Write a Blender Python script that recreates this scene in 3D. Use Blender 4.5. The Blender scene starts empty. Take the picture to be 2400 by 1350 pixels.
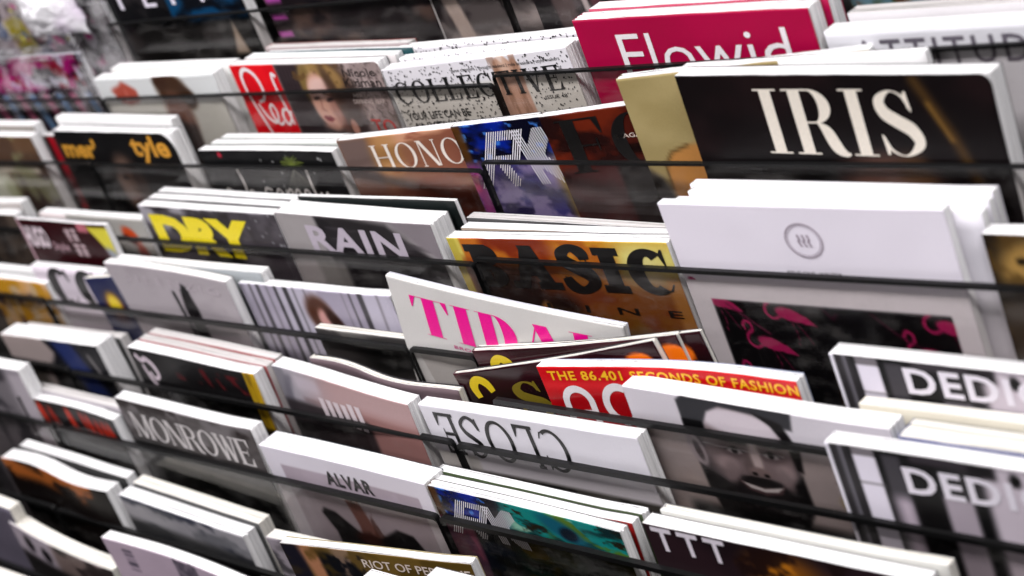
import bpy, bmesh, math, random
import numpy as np
from mathutils import Matrix, Vector

# ------------------------------------------------------------------ scene, camera, light
sc = bpy.context.scene
rng = random.Random(7)
sc.render.engine = 'CYCLES'
sc.cycles.use_denoising = True
sc.cycles.max_bounces = 6
sc.cycles.diffuse_bounces = 3
sc.cycles.transparent_max_bounces = 20
sc.cycles.caustics_reflective = False
sc.cycles.caustics_refractive = False
sc.render.film_transparent = False

# the rack leans back 12 degrees; "rack" coordinates are x along the tiers, y into the rack, z up the covers
LEAN = 12.0
RW = Matrix.Translation((0, 0, 1.15)) @ Matrix.Rotation(math.radians(-LEAN), 4, 'X')

cam = bpy.data.cameras.new('camera')
cam.lens = 63.0
cam.sensor_width = 36.0
cam.clip_start = 0.05
cam.clip_end = 50
cam.dof.use_dof = True
cam.dof.focus_distance = 1.335
cam.dof.aperture_fstop = 5.0
camo = bpy.data.objects.new('camera', cam)
sc.collection.objects.link(camo)
CM = Matrix(((0.67752, -0.05882, 0.73315, 1.04),
             (0.64722, 0.52118, -0.55630, -0.765),
             (-0.34938, 0.85142, 0.39118, 0.517),
             (0, 0, 0, 1)))
camo.matrix_world = RW @ CM
sc.camera = camo

w = bpy.data.worlds.new('World')
sc.world = w
w.use_nodes = True
w.node_tree.nodes['Background'].inputs[0].default_value = (0.93, 0.95, 1.0, 1)
w.node_tree.nodes['Background'].inputs[1].default_value = 0.02

def ceiling_or_fill_light(x, y, z, sx, sy, watts, col=(1.0, 0.965, 0.98)):
    l = bpy.data.lights.new('ceiling_or_fill_light', 'AREA')
    l.shape = 'RECTANGLE'; l.size = sx; l.size_y = sy
    l.energy = watts; l.color = col
    o = bpy.data.objects.new('ceiling_or_fill_light', l)
    o.location = (x, y, z)
    sc.collection.objects.link(o)
for lx in (-1.7, 0.1, 1.9):
    ceiling_or_fill_light(lx, -0.35, 3.0, 1.5, 0.35, 46)
    ceiling_or_fill_light(lx, -1.9, 3.0, 1.5, 0.35, 8)  # unseen front row, added as weak fill on the covers
    ceiling_or_fill_light(lx, 1.3, 3.0, 1.5, 0.35, 8)  # unseen rear row, added for glints on page tops and panel edges

sc.view_settings.view_transform = 'Standard'
sc.view_settings.look = 'None'
sc.view_settings.exposure = 0.0
sc.view_settings.gamma = 1.0
sc.view_settings.use_curve_mapping = False

# ------------------------------------------------------------------ helpers
def lin(c):
    c = np.asarray(c, dtype=np.float64)
    return np.where(c <= 0.04045, c / 12.92, ((np.clip(c, 0, 1) + 0.055) / 1.055) ** 2.4)

def mat_new(name):
    m = bpy.data.materials.new(name); m.use_nodes = True
    nt = m.node_tree
    return m, nt, nt.nodes['Principled BSDF']

def noise_bump(nt, b, scale, dist, detail=2.0, strength=0.3):
    tc = nt.nodes.new('ShaderNodeTexCoord'); n = nt.nodes.new('ShaderNodeTexNoise')
    n.inputs['Scale'].default_value = scale; n.inputs['Detail'].default_value = detail
    bp = nt.nodes.new('ShaderNodeBump'); bp.inputs['Strength'].default_value = strength; bp.inputs['Distance'].default_value = dist
    nt.links.new(tc.outputs['Object'], n.inputs['Vector']); nt.links.new(n.outputs['Fac'], bp.inputs['Height'])
    nt.links.new(bp.outputs['Normal'], b.inputs['Normal'])

_ink = {}
def ink(c, rough=0.32):
    k = tuple(round(x, 3) for x in c) + (rough,)
    if k not in _ink:
        m, nt, b = mat_new('printed_ink')
        v = lin(c)
        tc = nt.nodes.new('ShaderNodeTexCoord'); n = nt.nodes.new('ShaderNodeTexNoise')
        n.inputs['Scale'].default_value = 900; n.inputs['Detail'].default_value = 3
        r = nt.nodes.new('ShaderNodeValToRGB')
        r.color_ramp.elements[0].position = 0.25; r.color_ramp.elements[1].position = 0.75
        r.color_ramp.elements[0].color = (*(v * 0.9), 1); r.color_ramp.elements[1].color = (*(np.minimum(v * 1.05 + 0.004, 0.9)), 1)
        nt.links.new(tc.outputs['Object'], n.inputs['Vector']); nt.links.new(n.outputs['Fac'], r.inputs['Fac'])
        nt.links.new(r.outputs['Color'], b.inputs['Base Color'])
        b.inputs['Roughness'].default_value = rough
        _ink[k] = m
    return _ink[k]

# printed cover: colours come with the mesh, gloss and faint ripple from the material
def cover_material(rough, coat):
    m, nt, b = mat_new('printed_cover')
    a = nt.nodes.new('ShaderNodeVertexColor'); a.layer_name = 'print'
    tc = nt.nodes.new('ShaderNodeTexCoord'); n = nt.nodes.new('ShaderNodeTexNoise')
    n.inputs['Scale'].default_value = 1400; n.inputs['Detail'].default_value = 2
    mx = nt.nodes.new('ShaderNodeMix'); mx.data_type = 'RGBA'; mx.blend_type = 'OVERLAY'; mx.inputs[0].default_value = 0.14
    nt.links.new(tc.outputs['Object'], n.inputs['Vector'])
    nt.links.new(a.outputs['Color'], mx.inputs[6]); nt.links.new(n.outputs['Fac'], mx.inputs[7])
    nt.links.new(mx.outputs[2], b.inputs['Base Color'])
    b.inputs['Roughness'].default_value = rough
    b.inputs['Specular IOR Level'].default_value = 0.14
    b.inputs['Coat Weight'].default_value = coat; b.inputs['Coat Roughness'].default_value = 0.2
    n2 = nt.nodes.new('ShaderNodeTexNoise'); n2.inputs['Scale'].default_value = 14; n2.inputs['Detail'].default_value = 1
    bp = nt.nodes.new('ShaderNodeBump'); bp.inputs['Strength'].default_value = 0.25; bp.inputs['Distance'].default_value = 0.01
    nt.links.new(tc.outputs['Object'], n2.inputs['Vector']); nt.links.new(n2.outputs['Fac'], bp.inputs['Height'])
    nt.links.new(bp.outputs['Normal'], b.inputs['Normal'])
    return m
COVER = cover_material(0.34, 0.0)
GLOSSY = cover_material(0.22, 0.25)
MATTE = cover_material(0.55, 0.0)

def page_material(name, c0, c1):
    m, nt, b = mat_new(name)
    tc = nt.nodes.new('ShaderNodeTexCoord'); mp = nt.nodes.new('ShaderNodeMapping')
    mp.inputs['Scale'].default_value = (6, 3200, 6)          # thin leaves: fine lines across the thickness
    n = nt.nodes.new('ShaderNodeTexNoise'); n.inputs['Scale'].default_value = 1.0; n.inputs['Detail'].default_value = 3
    r = nt.nodes.new('ShaderNodeValToRGB')
    r.color_ramp.elements[0].position = 0.3; r.color_ramp.elements[1].position = 0.55
    r.color_ramp.elements[0].color = (*c0, 1); r.color_ramp.elements[1].color = (*c1, 1)
    nt.links.new(tc.outputs['Object'], mp.inputs['Vector']); nt.links.new(mp.outputs['Vector'], n.inputs['Vector'])
    nt.links.new(n.outputs['Fac'], r.inputs['Fac']); nt.links.new(r.outputs['Color'], b.inputs['Base Color'])
    bp = nt.nodes.new('ShaderNodeBump'); bp.inputs['Strength'].default_value = 0.5; bp.inputs['Distance'].default_value = 0.0004
    nt.links.new(n.outputs['Fac'], bp.inputs['Height']); nt.links.new(bp.outputs['Normal'], b.inputs['Normal'])
    b.inputs['Roughness'].default_value = 0.75
    return m
PAGES = {'white': page_material('page_white', (0.44, 0.44, 0.45), (0.87, 0.87, 0.87)),
         'cream': page_material('page_cream', (0.44, 0.43, 0.39), (0.76, 0.74, 0.68)),
         'grey': page_material('page_newsprint', (0.3, 0.29, 0.28), (0.6, 0.58, 0.57))}

def schlick(nt, normal=None, f0=0.04):
    L = nt.links.new
    g = nt.nodes.new('ShaderNodeNewGeometry'); d = nt.nodes.new('ShaderNodeVectorMath'); d.operation = 'DOT_PRODUCT'
    L(g.outputs['Incoming'], d.inputs[0]); L(normal or g.outputs['Normal'], d.inputs[1])
    a = nt.nodes.new('ShaderNodeMath'); a.operation = 'ABSOLUTE'; L(d.outputs['Value'], a.inputs[0])
    o = nt.nodes.new('ShaderNodeMath'); o.operation = 'SUBTRACT'; o.inputs[0].default_value = 1; L(a.outputs[0], o.inputs[1]); o.use_clamp = True
    p = nt.nodes.new('ShaderNodeMath'); p.operation = 'POWER'; L(o.outputs[0], p.inputs[0]); p.inputs[1].default_value = 5
    m = nt.nodes.new('ShaderNodeMath'); m.operation = 'MULTIPLY_ADD'; L(p.outputs[0], m.inputs[0]); m.inputs[1].default_value = 1 - f0; m.inputs[2].default_value = f0
    return m.outputs[0]

def acrylic_material():
    m = bpy.data.materials.new('scratched_smoked_acrylic'); m.use_nodes = True
    nt = m.node_tree; nt.nodes.clear(); L = nt.links.new
    out = nt.nodes.new('ShaderNodeOutputMaterial')
    tr = nt.nodes.new('ShaderNodeBsdfTransparent'); tr.inputs[0].default_value = (0.945, 0.933, 0.925, 1)
    gl = nt.nodes.new('ShaderNodeBsdfGlossy'); gl.inputs['Roughness'].default_value = 0.07; gl.inputs[0].default_value = (.6, .6, .6, 1)
    df = nt.nodes.new('ShaderNodeBsdfDiffuse'); df.inputs[0].default_value = (0.55, 0.53, 0.51, 1)
    fr = schlick(nt, None, 0.012)
    tc = nt.nodes.new('ShaderNodeTexCoord')
    mp = nt.nodes.new('ShaderNodeMapping'); mp.inputs['Scale'].default_value = (12, 12, 70); mp.inputs['Rotation'].default_value = (0, 0.12, 0)
    n1 = nt.nodes.new('ShaderNodeTexNoise'); n1.inputs['Scale'].default_value = 1; n1.inputs['Detail'].default_value = 6; n1.inputs['Roughness'].default_value = 0.7
    n2 = nt.nodes.new('ShaderNodeTexNoise'); n2.inputs['Scale'].default_value = 26; n2.inputs['Detail'].default_value = 8; n2.inputs['Roughness'].default_value = 0.75
    L(tc.outputs['Object'], mp.inputs['Vector']); L(mp.outputs['Vector'], n1.inputs['Vector']); L(tc.outputs['Object'], n2.inputs['Vector'])
    mu = nt.nodes.new('ShaderNodeMath'); mu.operation = 'MULTIPLY'; L(n1.outputs['Fac'], mu.inputs[0]); L(n2.outputs['Fac'], mu.inputs[1])
    mr = nt.nodes.new('ShaderNodeMapRange'); L(mu.outputs[0], mr.inputs[0])
    mr.inputs[1].default_value = 0.25; mr.inputs[2].default_value = 0.46; mr.inputs[3].default_value = 0.0; mr.inputs[4].default_value = 0.08
    a = nt.nodes.new('ShaderNodeMixShader'); L(mr.outputs[0], a.inputs[0]); L(tr.outputs[0], a.inputs[1]); L(df.outputs[0], a.inputs[2])
    b = nt.nodes.new('ShaderNodeMixShader'); L(fr, b.inputs[0]); L(a.outputs[0], b.inputs[1]); L(gl.outputs[0], b.inputs[2])
    L(b.outputs[0], out.inputs[0])
    return m
ACRYLIC = acrylic_material()

def plain(name, c, rough=0.5, bump=0.0, metal=0.0):
    m, nt, b = mat_new(name)
    v = lin(c)
    tc = nt.nodes.new('ShaderNodeTexCoord'); n = nt.nodes.new('ShaderNodeTexNoise'); n.inputs['Scale'].default_value = 60; n.inputs['Detail'].default_value = 5
    r = nt.nodes.new('ShaderNodeValToRGB')
    r.color_ramp.elements[0].color = (*(v * 0.75), 1); r.color_ramp.elements[1].color = (*np.minimum(v * 1.25, 0.9), 1)
    nt.links.new(tc.outputs['Object'], n.inputs['Vector']); nt.links.new(n.outputs['Fac'], r.inputs['Fac']); nt.links.new(r.outputs['Color'], b.inputs['Base Color'])
    b.inputs['Roughness'].default_value = rough; b.inputs['Metallic'].default_value = metal
    if bump: noise_bump(nt, b, 300, bump)
    return m
EDGE = plain('dark_acrylic_edge', (0.05, 0.05, 0.052), 0.4, 0.0005)
EDGE.node_tree.nodes['Principled BSDF'].inputs['Specular IOR Level'].default_value = 0.22
STEEL = plain('black_powder_coated_steel', (0.05, 0.05, 0.053), 0.5, 0.0003)

def link(name, me, mat, parent=None):
    o = bpy.data.objects.new(name, me)
    sc.collection.objects.link(o)
    if mat: me.materials.append(mat)
    if parent: o.parent = parent
    return o

def empty(name, mw):
    o = bpy.data.objects.new(name, None); o.empty_display_size = 0.02
    sc.collection.objects.link(o); o.matrix_world = mw
    return o

def tag(o, label, cat, group=None, kind=None):
    o['label'] = label; o['category'] = cat
    if group: o['group'] = group
    if kind: o['kind'] = kind
    return o

def mesh_from(name, verts, faces):
    me = bpy.data.meshes.new(name); me.from_pydata(verts, [], faces); me.update()
    return me

def box_mesh(name, x0, x1, y0, y1, z0, z1, bev=0.0):
    bm = bmesh.new(); bmesh.ops.create_cube(bm, size=1)
    for v in bm.verts:
        v.co = Vector((x0 + (v.co.x + .5) * (x1 - x0), y0 + (v.co.y + .5) * (y1 - y0), z0 + (v.co.z + .5) * (z1 - z0)))
    if bev: bmesh.ops.bevel(bm, geom=bm.edges[:], offset=bev, segments=2, affect='EDGES')
    me = bpy.data.meshes.new(name); bm.to_mesh(me); bm.free()
    return me

# ------------------------------------------------------------------ printed pictures, painted per vertex
def vnoise(x, y, seed):
    r = np.random.RandomState(seed); tab = r.rand(64, 64)
    xi = np.floor(x).astype(int); yi = np.floor(y).astype(int); fx = x - xi; fy = y - yi
    fx = fx * fx * (3 - 2 * fx); fy = fy * fy * (3 - 2 * fy)
    g = lambda a, b: tab[np.mod(b, 64), np.mod(a, 64)]
    return (g(xi, yi) * (1 - fx) + g(xi + 1, yi) * fx) * (1 - fy) + (g(xi, yi + 1) * (1 - fx) + g(xi + 1, yi + 1) * fx) * fy
def fbm(x, y, seed=1, oct=4):
    s = 0; a = 0.5; t = 0
    for i in range(oct):
        s = s + a * vnoise(x * 2 ** i + 7.3 * i, y * 2 ** i + 3.1 * i, seed + i); t += a; a *= 0.55
    return s / t
def sstep(e0, e1, x):
    t = np.clip((x - e0) / (e1 - e0 + 1e-9), 0, 1); return t * t * (3 - 2 * t)

class Art:
    """A cover picture on a grid of s (mm from the left edge) and t (mm down from the top)."""
    def __init__(A, wmm, vmm, step):
        A.w = wmm; A.v = vmm
        A.s = np.linspace(0, wmm, max(3, int(round(wmm / step)) + 1))
        A.t = np.linspace(0, vmm, max(3, int(round(vmm / step)) + 1))
        A.S, A.T = np.meshgrid(A.s, A.t)
        A.C = np.ones(A.S.shape + (3,)) * 0.85
    def fill(A, c): A.C[:] = c; return A
    def mix(A, m, c): A.C = A.C * (1 - m[..., None]) + np.asarray(c) * m[..., None]; return A
    def rect(A, x0, y0, x1, y1, c, soft=0.6, a=1.0, shear=0.0):
        S = A.S - shear * A.T
        m = sstep(x0 - soft, x0 + soft, S) * (1 - sstep(x1 - soft, x1 + soft, S)) * sstep(y0 - soft, y0 + soft, A.T) * (1 - sstep(y1 - soft, y1 + soft, A.T))
        return A.mix(m * a, c)
    def ell(A, cx, cy, rx, ry, c, soft=0.12, rot=0, a=1.0):
        k = math.radians(rot); dx = A.S - cx; dy = A.T - cy
        u = (dx * math.cos(k) + dy * math.sin(k)) / rx; v = (-dx * math.sin(k) + dy * math.cos(k)) / ry
        return A.mix((1 - sstep(1 - soft, 1 + soft, np.sqrt(u * u + v * v))) * a, c)
    def dist(A, pts):
        d = np.full(A.S.shape, 1e9)
        for (x0, y0), (x1, y1) in zip(pts[:-1], pts[1:]):
            vx, vy = x1 - x0, y1 - y0; q = np.clip(((A.S - x0) * vx + (A.T - y0) * vy) / (vx * vx + vy * vy + 1e-9), 0, 1)
            d = np.minimum(d, np.hypot(A.S - x0 - q * vx, A.T - y0 - q * vy))
        return d
    def line(A, pts, wd, c, soft=0.5, a=1.0):
        return A.mix((1 - sstep(wd / 2 - soft, wd / 2 + soft, A.dist(pts))) * a, c)
    def poly(A, pts, c, soft=0.6, a=1.0):
        ins = np.zeros(A.S.shape, bool); n = len(pts)
        for i in range(n):
            x0, y0 = pts[i]; x1, y1 = pts[(i + 1) % n]
            cr = ((y0 > A.T) != (y1 > A.T)) & (A.S < (x1 - x0) * (A.T - y0) / (y1 - y0 + 1e-12) + x0)
            ins ^= cr
        d = A.dist(list(pts) + [pts[0]]) * np.where(ins, 1, -1)
        return A.mix(sstep(-soft, soft, d) * a, c)
    def cloud(A, c, sx, sy, lo=0.45, hi=0.65, seed=1, a=1.0, mask=None, shear=0.0):
        n = fbm((A.S - shear * A.T) * sx, A.T * sy, seed)
        m = sstep(lo, hi, n) * a
        if mask is not None: m = m * mask
        return A.mix(m, c)
    def grad(A, c0, c1, x0, y0, x1, y1):
        vx, vy = x1 - x0, y1 - y0; q = sstep(0, 1, np.clip(((A.S - x0) * vx + (A.T - y0) * vy) / (vx * vx + vy * vy), 0, 1))
        A.C = np.asarray(c0) * (1 - q[..., None]) + np.asarray(c1) * q[..., None]; return A
    def dots(A, c, n, r0, r1, seed, x0=0, y0=0, x1=None, y1=None):
        r = random.Random(seed); x1 = x1 or A.w; y1 = y1 or A.v
        for i in range(n):
            rr = r.uniform(r0, r1); cx = r.uniform(x0, x1); cy = r.uniform(y0, y1)
            k = (np.abs(A.s - cx) < 5); j = (np.abs(A.t - cy) < 5)
            if not k.any() or not j.any(): continue
            ix = np.ix_(j, k); an = r.uniform(0, 3.1); el = r.uniform(1.0, 1.6)
            dx = A.S[ix] - cx; dy = A.T[ix] - cy
            u = (dx * math.cos(an) + dy * math.sin(an)) / (rr * el); v = (-dx * math.sin(an) + dy * math.cos(an)) / rr
            m = 1 - sstep(0.75, 1.25, np.hypot(u, v))
            A.C[ix] = A.C[ix] * (1 - m[..., None]) + np.asarray(c) * m[..., None]
        return A

# ------------------------------------------------------------------ lettering
def band(cx, cy, rx, ry, a0, a1, tv, th, n=20):
    q = []
    aa = [math.radians(a0 + (a1 - a0) * i / n) for i in range(n + 1)]
    o = [(cx + rx * math.cos(a), cy + ry * math.sin(a)) for a in aa]
    i_ = [(cx + (rx - tv) * math.cos(a), cy + (ry - th) * math.sin(a)) for a in aa]
    return [[o[k], o[k + 1], i_[k + 1], i_[k]] for k in range(n)]
def rct(x0, y0, x1, y1): return [[(x0, y0), (x1, y0), (x1, y1), (x0, y1)]]
def dia(x0, y0, x1, y1, wd): return [[(x0, y0), (x0 + wd, y0), (x1 + wd, y1), (x1, y1)]]
def catmull(pts, n=8):
    P = [pts[0]] + list(pts) + [pts[-1]]; out = []
    for i in range(1, len(P) - 2):
        for k in range(n):
            t = k / n; p0, p1, p2, p3 = (np.array(P[i + j - 1], float) for j in range(4))
            out.append(tuple(0.5 * (2 * p1 + (p2 - p0) * t + (2 * p0 - 5 * p1 + 4 * p2 - p3) * t * t + (3 * p1 - p0 - 3 * p2 + p3) * t ** 3)))
    out.append(tuple(map(float, P[-2]))); return out
def stroke(pts3, n=8):
    """polyline of (x, y, width) -> quads"""
    c = catmull(pts3, n); L = []; R = []
    for i, (x, y, wd) in enumerate(c):
        x0, y0, _ = c[max(0, i - 1)]; x1, y1, _ = c[min(len(c) - 1, i + 1)]
        l = math.hypot(x1 - x0, y1 - y0) + 1e-9; nx, ny = -(y1 - y0) / l, (x1 - x0) / l
        L.append((x + nx * wd / 2, y + ny * wd / 2)); R.append((x - nx * wd / 2, y - ny * wd / 2))
    return [[L[i], L[i + 1], R[i + 1], R[i]] for i in range(len(c) - 1)]

def glyph(ch, T, h, e):
    """serif capitals, cap height 1: stem T, hairline h, serif reach e -> layers, advance"""
    def st(x, top=True, bot=True):
        o = [rct(x, 0, x + T, 1)]
        if top: o.append(rct(x - e, 1 - h, x + T + e, 1))
        if bot: o.append(rct(x - e, 0, x + T + e, h))
        return o
    def thin(x, top=True, bot=True):
        k = max(h * 1.3, 0.03); o = [rct(x, 0, x + k, 1)]
        if top: o.append(rct(x - e * .8, 1 - h, x + k + e * .8, 1))
        if bot: o.append(rct(x - e * .8, 0, x + k + e * .8, h))
        return o
    k = max(h * 1.4, 0.035)
    if ch == 'I': return st(e), T + 2 * e
    if ch == 'L': return st(e) + [rct(e, 0, e + T + .42, h), [[(e + T + .42, 0), (e + T + .44, .30), (e + T + .41, .30), (e + T + .30, h)]]], e + T + .46
    if ch == 'T':
        W = .78 + T * .4; c = W / 2 - T / 2
        return [rct(c, 0, c + T, 1), rct(0, 1 - h, W, 1), rct(c - e, 0, c + T + e, h), [[(0, 1), (0, .70), (.025, .70), (.14, 1 - h * .5)]], [[(W, 1), (W - .14, 1 - h * .5), (W - .025, .70), (W, .70)]]], W
    if ch in 'FE':
        W = e + T + .42
        o = st(e) + [rct(e, 1 - h, W, 1), rct(e + T, .5 - h / 2, W - .12, .5 + h / 2), [[(W, 1), (W - .12, 1 - h * .5), (W - .03, .70), (W, .70)]], rct(W - .15, .38, W - .12, .62)]
        if ch == 'E': o += [rct(e, 0, W + .03, h), [[(W + .03, 0), (W + .03, .32), (W, .32), (W - .12, h * .5)]]]
        return o, W + (.03 if ch == 'E' else 0)
    if ch == 'D': return st(e) + [rct(e, 1 - h, e + .36, 1), rct(e, 0, e + .36, h), band(e + .34, .5, .44, .5, -90, 90, T, h)], e + .78
    if ch == 'B': return st(e) + [rct(e, 1 - h, e + .34, 1), rct(e, 0, e + .34, h), rct(e + T, .5 - h / 2, e + .34, .5 + h / 2), band(e + .32, .745, .27, .255, -90, 90, T * .9, h), band(e + .33, .255, .33, .255, -90, 90, T, h)], e + .68
    if ch == 'P' or ch == 'R':
        o = st(e) + [rct(e, 1 - h, e + .36, 1), rct(e + T, .48, e + .36, .48 + h), band(e + .34, .74, .32, .26, -90, 90, T, h)]
        if ch == 'R': o += [stroke([(e + .38, .49, h), (e + .50, .36, T * .9), (e + .60, .12, T), (e + .72, .02, T * .5), (e + .80, .02, h)])]
        return o, e + .66 + (.1 if ch == 'R' else 0)
    if ch == 'O': return [band(.43, .5, .43, .5, 90, 270, T, h), band(.43, .5, .43, .5, -90, 90, T, h)], .86
    if ch == 'C': return [band(.43, .5, .43, .5, 50, 180, T, h), band(.43, .5, .43, .5, 180, 305, T, h), [[(.72, .98), (.76, .98), (.76, .64), (.73, .64), (.66, .86)]], [[(.64, .08), (.70, .14), (.76, .25), (.79, .25), (.72, .09)]]], .80
    if ch == 'A':
        return [dia(.06, 0, .40, 1, k), dia(.62, 0, .34, 1, T), rct(.19, .30, .60, .30 + h), rct(-.04, 0, .20, h), rct(.62 - e, 0, .62 + T + e, h)], .62 + T + e
    if ch == 'V': return [dia(.36, 0, .06, 1, T), dia(.36 + T * .3, 0, .70, 1, k), rct(.06 - e, 1 - h, .06 + T + e, 1), rct(.60, 1 - h, .84, 1)], .84
    if ch == 'H': return st(e) + st(e + .50 + T * .6) + [rct(e + T, .5 - h / 2, e + .5 + T * .6, .5 + h / 2)], e * 2 + .5 + T * 1.6
    if ch == 'N': return thin(e) + [dia(e + .52, 0, e, 1, T * 1.15)] + thin(e + .52 + T * .9, True, False), e * 2 + .55 + T
    if ch == 'M': return thin(e) + [dia(e + .36, 0, e + .02, 1, T), dia(e + .36 + T * .4, 0, e + .74, 1, k)] + st(e + .72, True, True), e * 2 + .72 + T
    if ch == 'W': return [dia(.26, 0, .04, 1, T), dia(.26 + T * .4, 0, .48, 1, k), dia(.64, 0, .42, 1, T), dia(.64 + T * .4, 0, .88, 1, k), rct(0, 1 - h, .06 + T + e, 1), rct(.78, 1 - h, 1.0, 1)], 1.0
    if ch == 'S':
        m = T * 1.05
        return [stroke([(.56, .72, h * 1.2), (.52, .88, h * 1.6), (.33, .975, h), (.13, .84, m * .75), (.16, .66, m * .95), (.34, .53, m), (.54, .40, m), (.60, .20, m * .75), (.36, .025, h), (.14, .10, h * 1.6), (.06, .30, h * 1.2)]),
                [[(.54, .97), (.575, .97), (.60, .68), (.575, .68), (.50, .86)]], [[(.05, .03), (.085, .03), (.13, .16), (.055, .33), (.03, .33)]]], .68
    return [rct(0, 0, .1, .1)], .3

def serif_layers(text, T, h, e, gap):
    x = 0; out = []
    for ch in text:
        if ch == ' ': x += .35; continue
        ls, adv = glyph(ch, T, h, e)
        out += [(i, [[(px + x, py) for px, py in p] for p in l]) for i, l in enumerate(ls)]
        x += adv + gap
    return out
def font_layers(text, bold=0.0, gap=1.0):
    c = bpy.data.curves.new('t', 'FONT'); c.body = text; c.offset = bold; c.resolution_u = 3; c.space_character = gap
    o = bpy.data.objects.new('t', c); sc.collection.objects.link(o)
    dg = bpy.context.evaluated_depsgraph_get()
    me = bpy.data.meshes.new_from_object(o.evaluated_get(dg))
    V = [(v.co.x, v.co.y) for v in me.vertices]
    polys = [[V[i] for i in p.vertices] for p in me.polygons]
    bpy.data.objects.remove(o); bpy.data.curves.remove(c); bpy.data.meshes.remove(me)
    return [(0, polys)]
def fit(layers, bx, rot180=False, flow=None):
    """scale layers into the box (s0, t0, s1, t1) in mm, t down"""
    P = np.array([p for _, l in layers for q in l for p in q]); a = P.min(0); b = P.max(0)
    s0, t0, s1, t1 = bx; out = []
    for i, l in layers:
        nl = []
        for q in l:
            r = []
            for x, y in q:
                u = (x - a[0]) / (b[0] - a[0]); v = (y - a[1]) / (b[1] - a[1])
                if rot180: u = 1 - u; v = 1 - v
                s = s0 + u * (s1 - s0); t = t1 + v * (t0 - t1)
                if flow: t += flow(s)
                r.append((s, t))
            nl.append(r)
        out.append((i, nl))
    return out
def serif(text, bx, T=.2, h=.035, e=.08, gap=.08, **k): return fit(serif_layers(text, T, h, e, gap), bx, **k)
def letters(text, bx, c, T=.2, h=.035, e=.08, gap=.08, **k):
    """a large title: every letter a part of its own"""
    counts = [len(glyph(ch, T, h, e)[0]) for ch in text if ch != ' ']
    L = serif(text, bx, T, h, e, gap, **k); out = []; i = 0
    for n in counts: out.append((L[i:i + n], c, 'title_letter')); i += n
    return out
def sans(text, bx, bold=0.0, gap=1.0, **k): return fit(font_layers(text, bold, gap), bx, **k)
def sletters(text, bx, c, bold=0.0, gap=1.0):
    L = sans(text, bx, bold, gap)[0][1]; L.sort(key=lambda q: min(p[0] for p in q)); out = []; hi = -1e9
    for q in L:
        if min(p[0] for p in q) > hi + .02: out.append([])
        out[-1].append(q); hi = max(hi, max(p[0] for p in q))
    return [([(0, g)], c, 'title_letter') for g in out]
def strokes(*ls): return [(i, stroke(l)) for i, l in enumerate(ls)]
def quads(ls): return [(0, ls)]
def speckles(n, r0, r1, seed, bx, hole=None):
    r = random.Random(seed); out = []
    for i in range(n):
        cx = r.uniform(bx[0], bx[2]); cy = r.uniform(bx[1], bx[3])
        if hole and hole(cx, cy): continue
        a = r.uniform(0, 3.1); q = r.uniform(r0, r1); el = r.uniform(1, 1.7); k = 7
        out.append([(cx + q * el * math.cos(t) * math.cos(a) - q * math.sin(t) * math.sin(a), cy + q * el * math.cos(t) * math.sin(a) + q * math.sin(t) * math.cos(a)) for t in [6.283 * j / k for j in range(k)]])
    return [(j % 3, [p]) for j, p in enumerate(out)]
def striped(mask, bx, n, duty=0.5, lean=0.25, rows=60):
    """letters cut into slanting bars: mask(u, v) in the unit box"""
    s0, t0, s1, t1 = bx; out = []
    for k in range(n):
        run = None
        for j in range(rows + 1):
            v = j / rows; u = (k + .5) / n
            on = j < rows and mask(u, v)
            if on and run is None: run = v
            if not on and run is not None:
                wd = (s1 - s0) / n * duty
                f = lambda vv, off: (s0 + u * (s1 - s0) - lean * (vv - .5) * (t1 - t0) + off, t0 + vv * (t1 - t0))
                out.append([f(run, 0), f(run, wd), f(v, wd), f(v, 0)]); run = None
    return [(0, out)]

# ------------------------------------------------------------------ the rack
# tier: (y of the clear front, z of its top on the left bays, z on the right bay, z at the right end)
TI = {1: (.126, .176, .178, .180), 2: (.084, .1125, .1195, .1275), 3: (.042, .0595, .066, .0675), 4: (.0, .0, .004, .012),
      5: (-.042, -.0585, -.0765, -.0775), 6: (-.084, -.1105, -.113, -.112), 7: (-.126, -.152, -.153, -.153),
      8: (-.168, -.225, -.225, -.225), 9: (-.210, -.285, -.285, -.285), 10: (-.252, -.345, -.345, -.345)}
DEEP = .235
rack = empty('magazine_rack', RW.copy())
tag(rack, 'stepped black magazine rack with scratched clear plastic fronts', 'rack')

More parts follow.
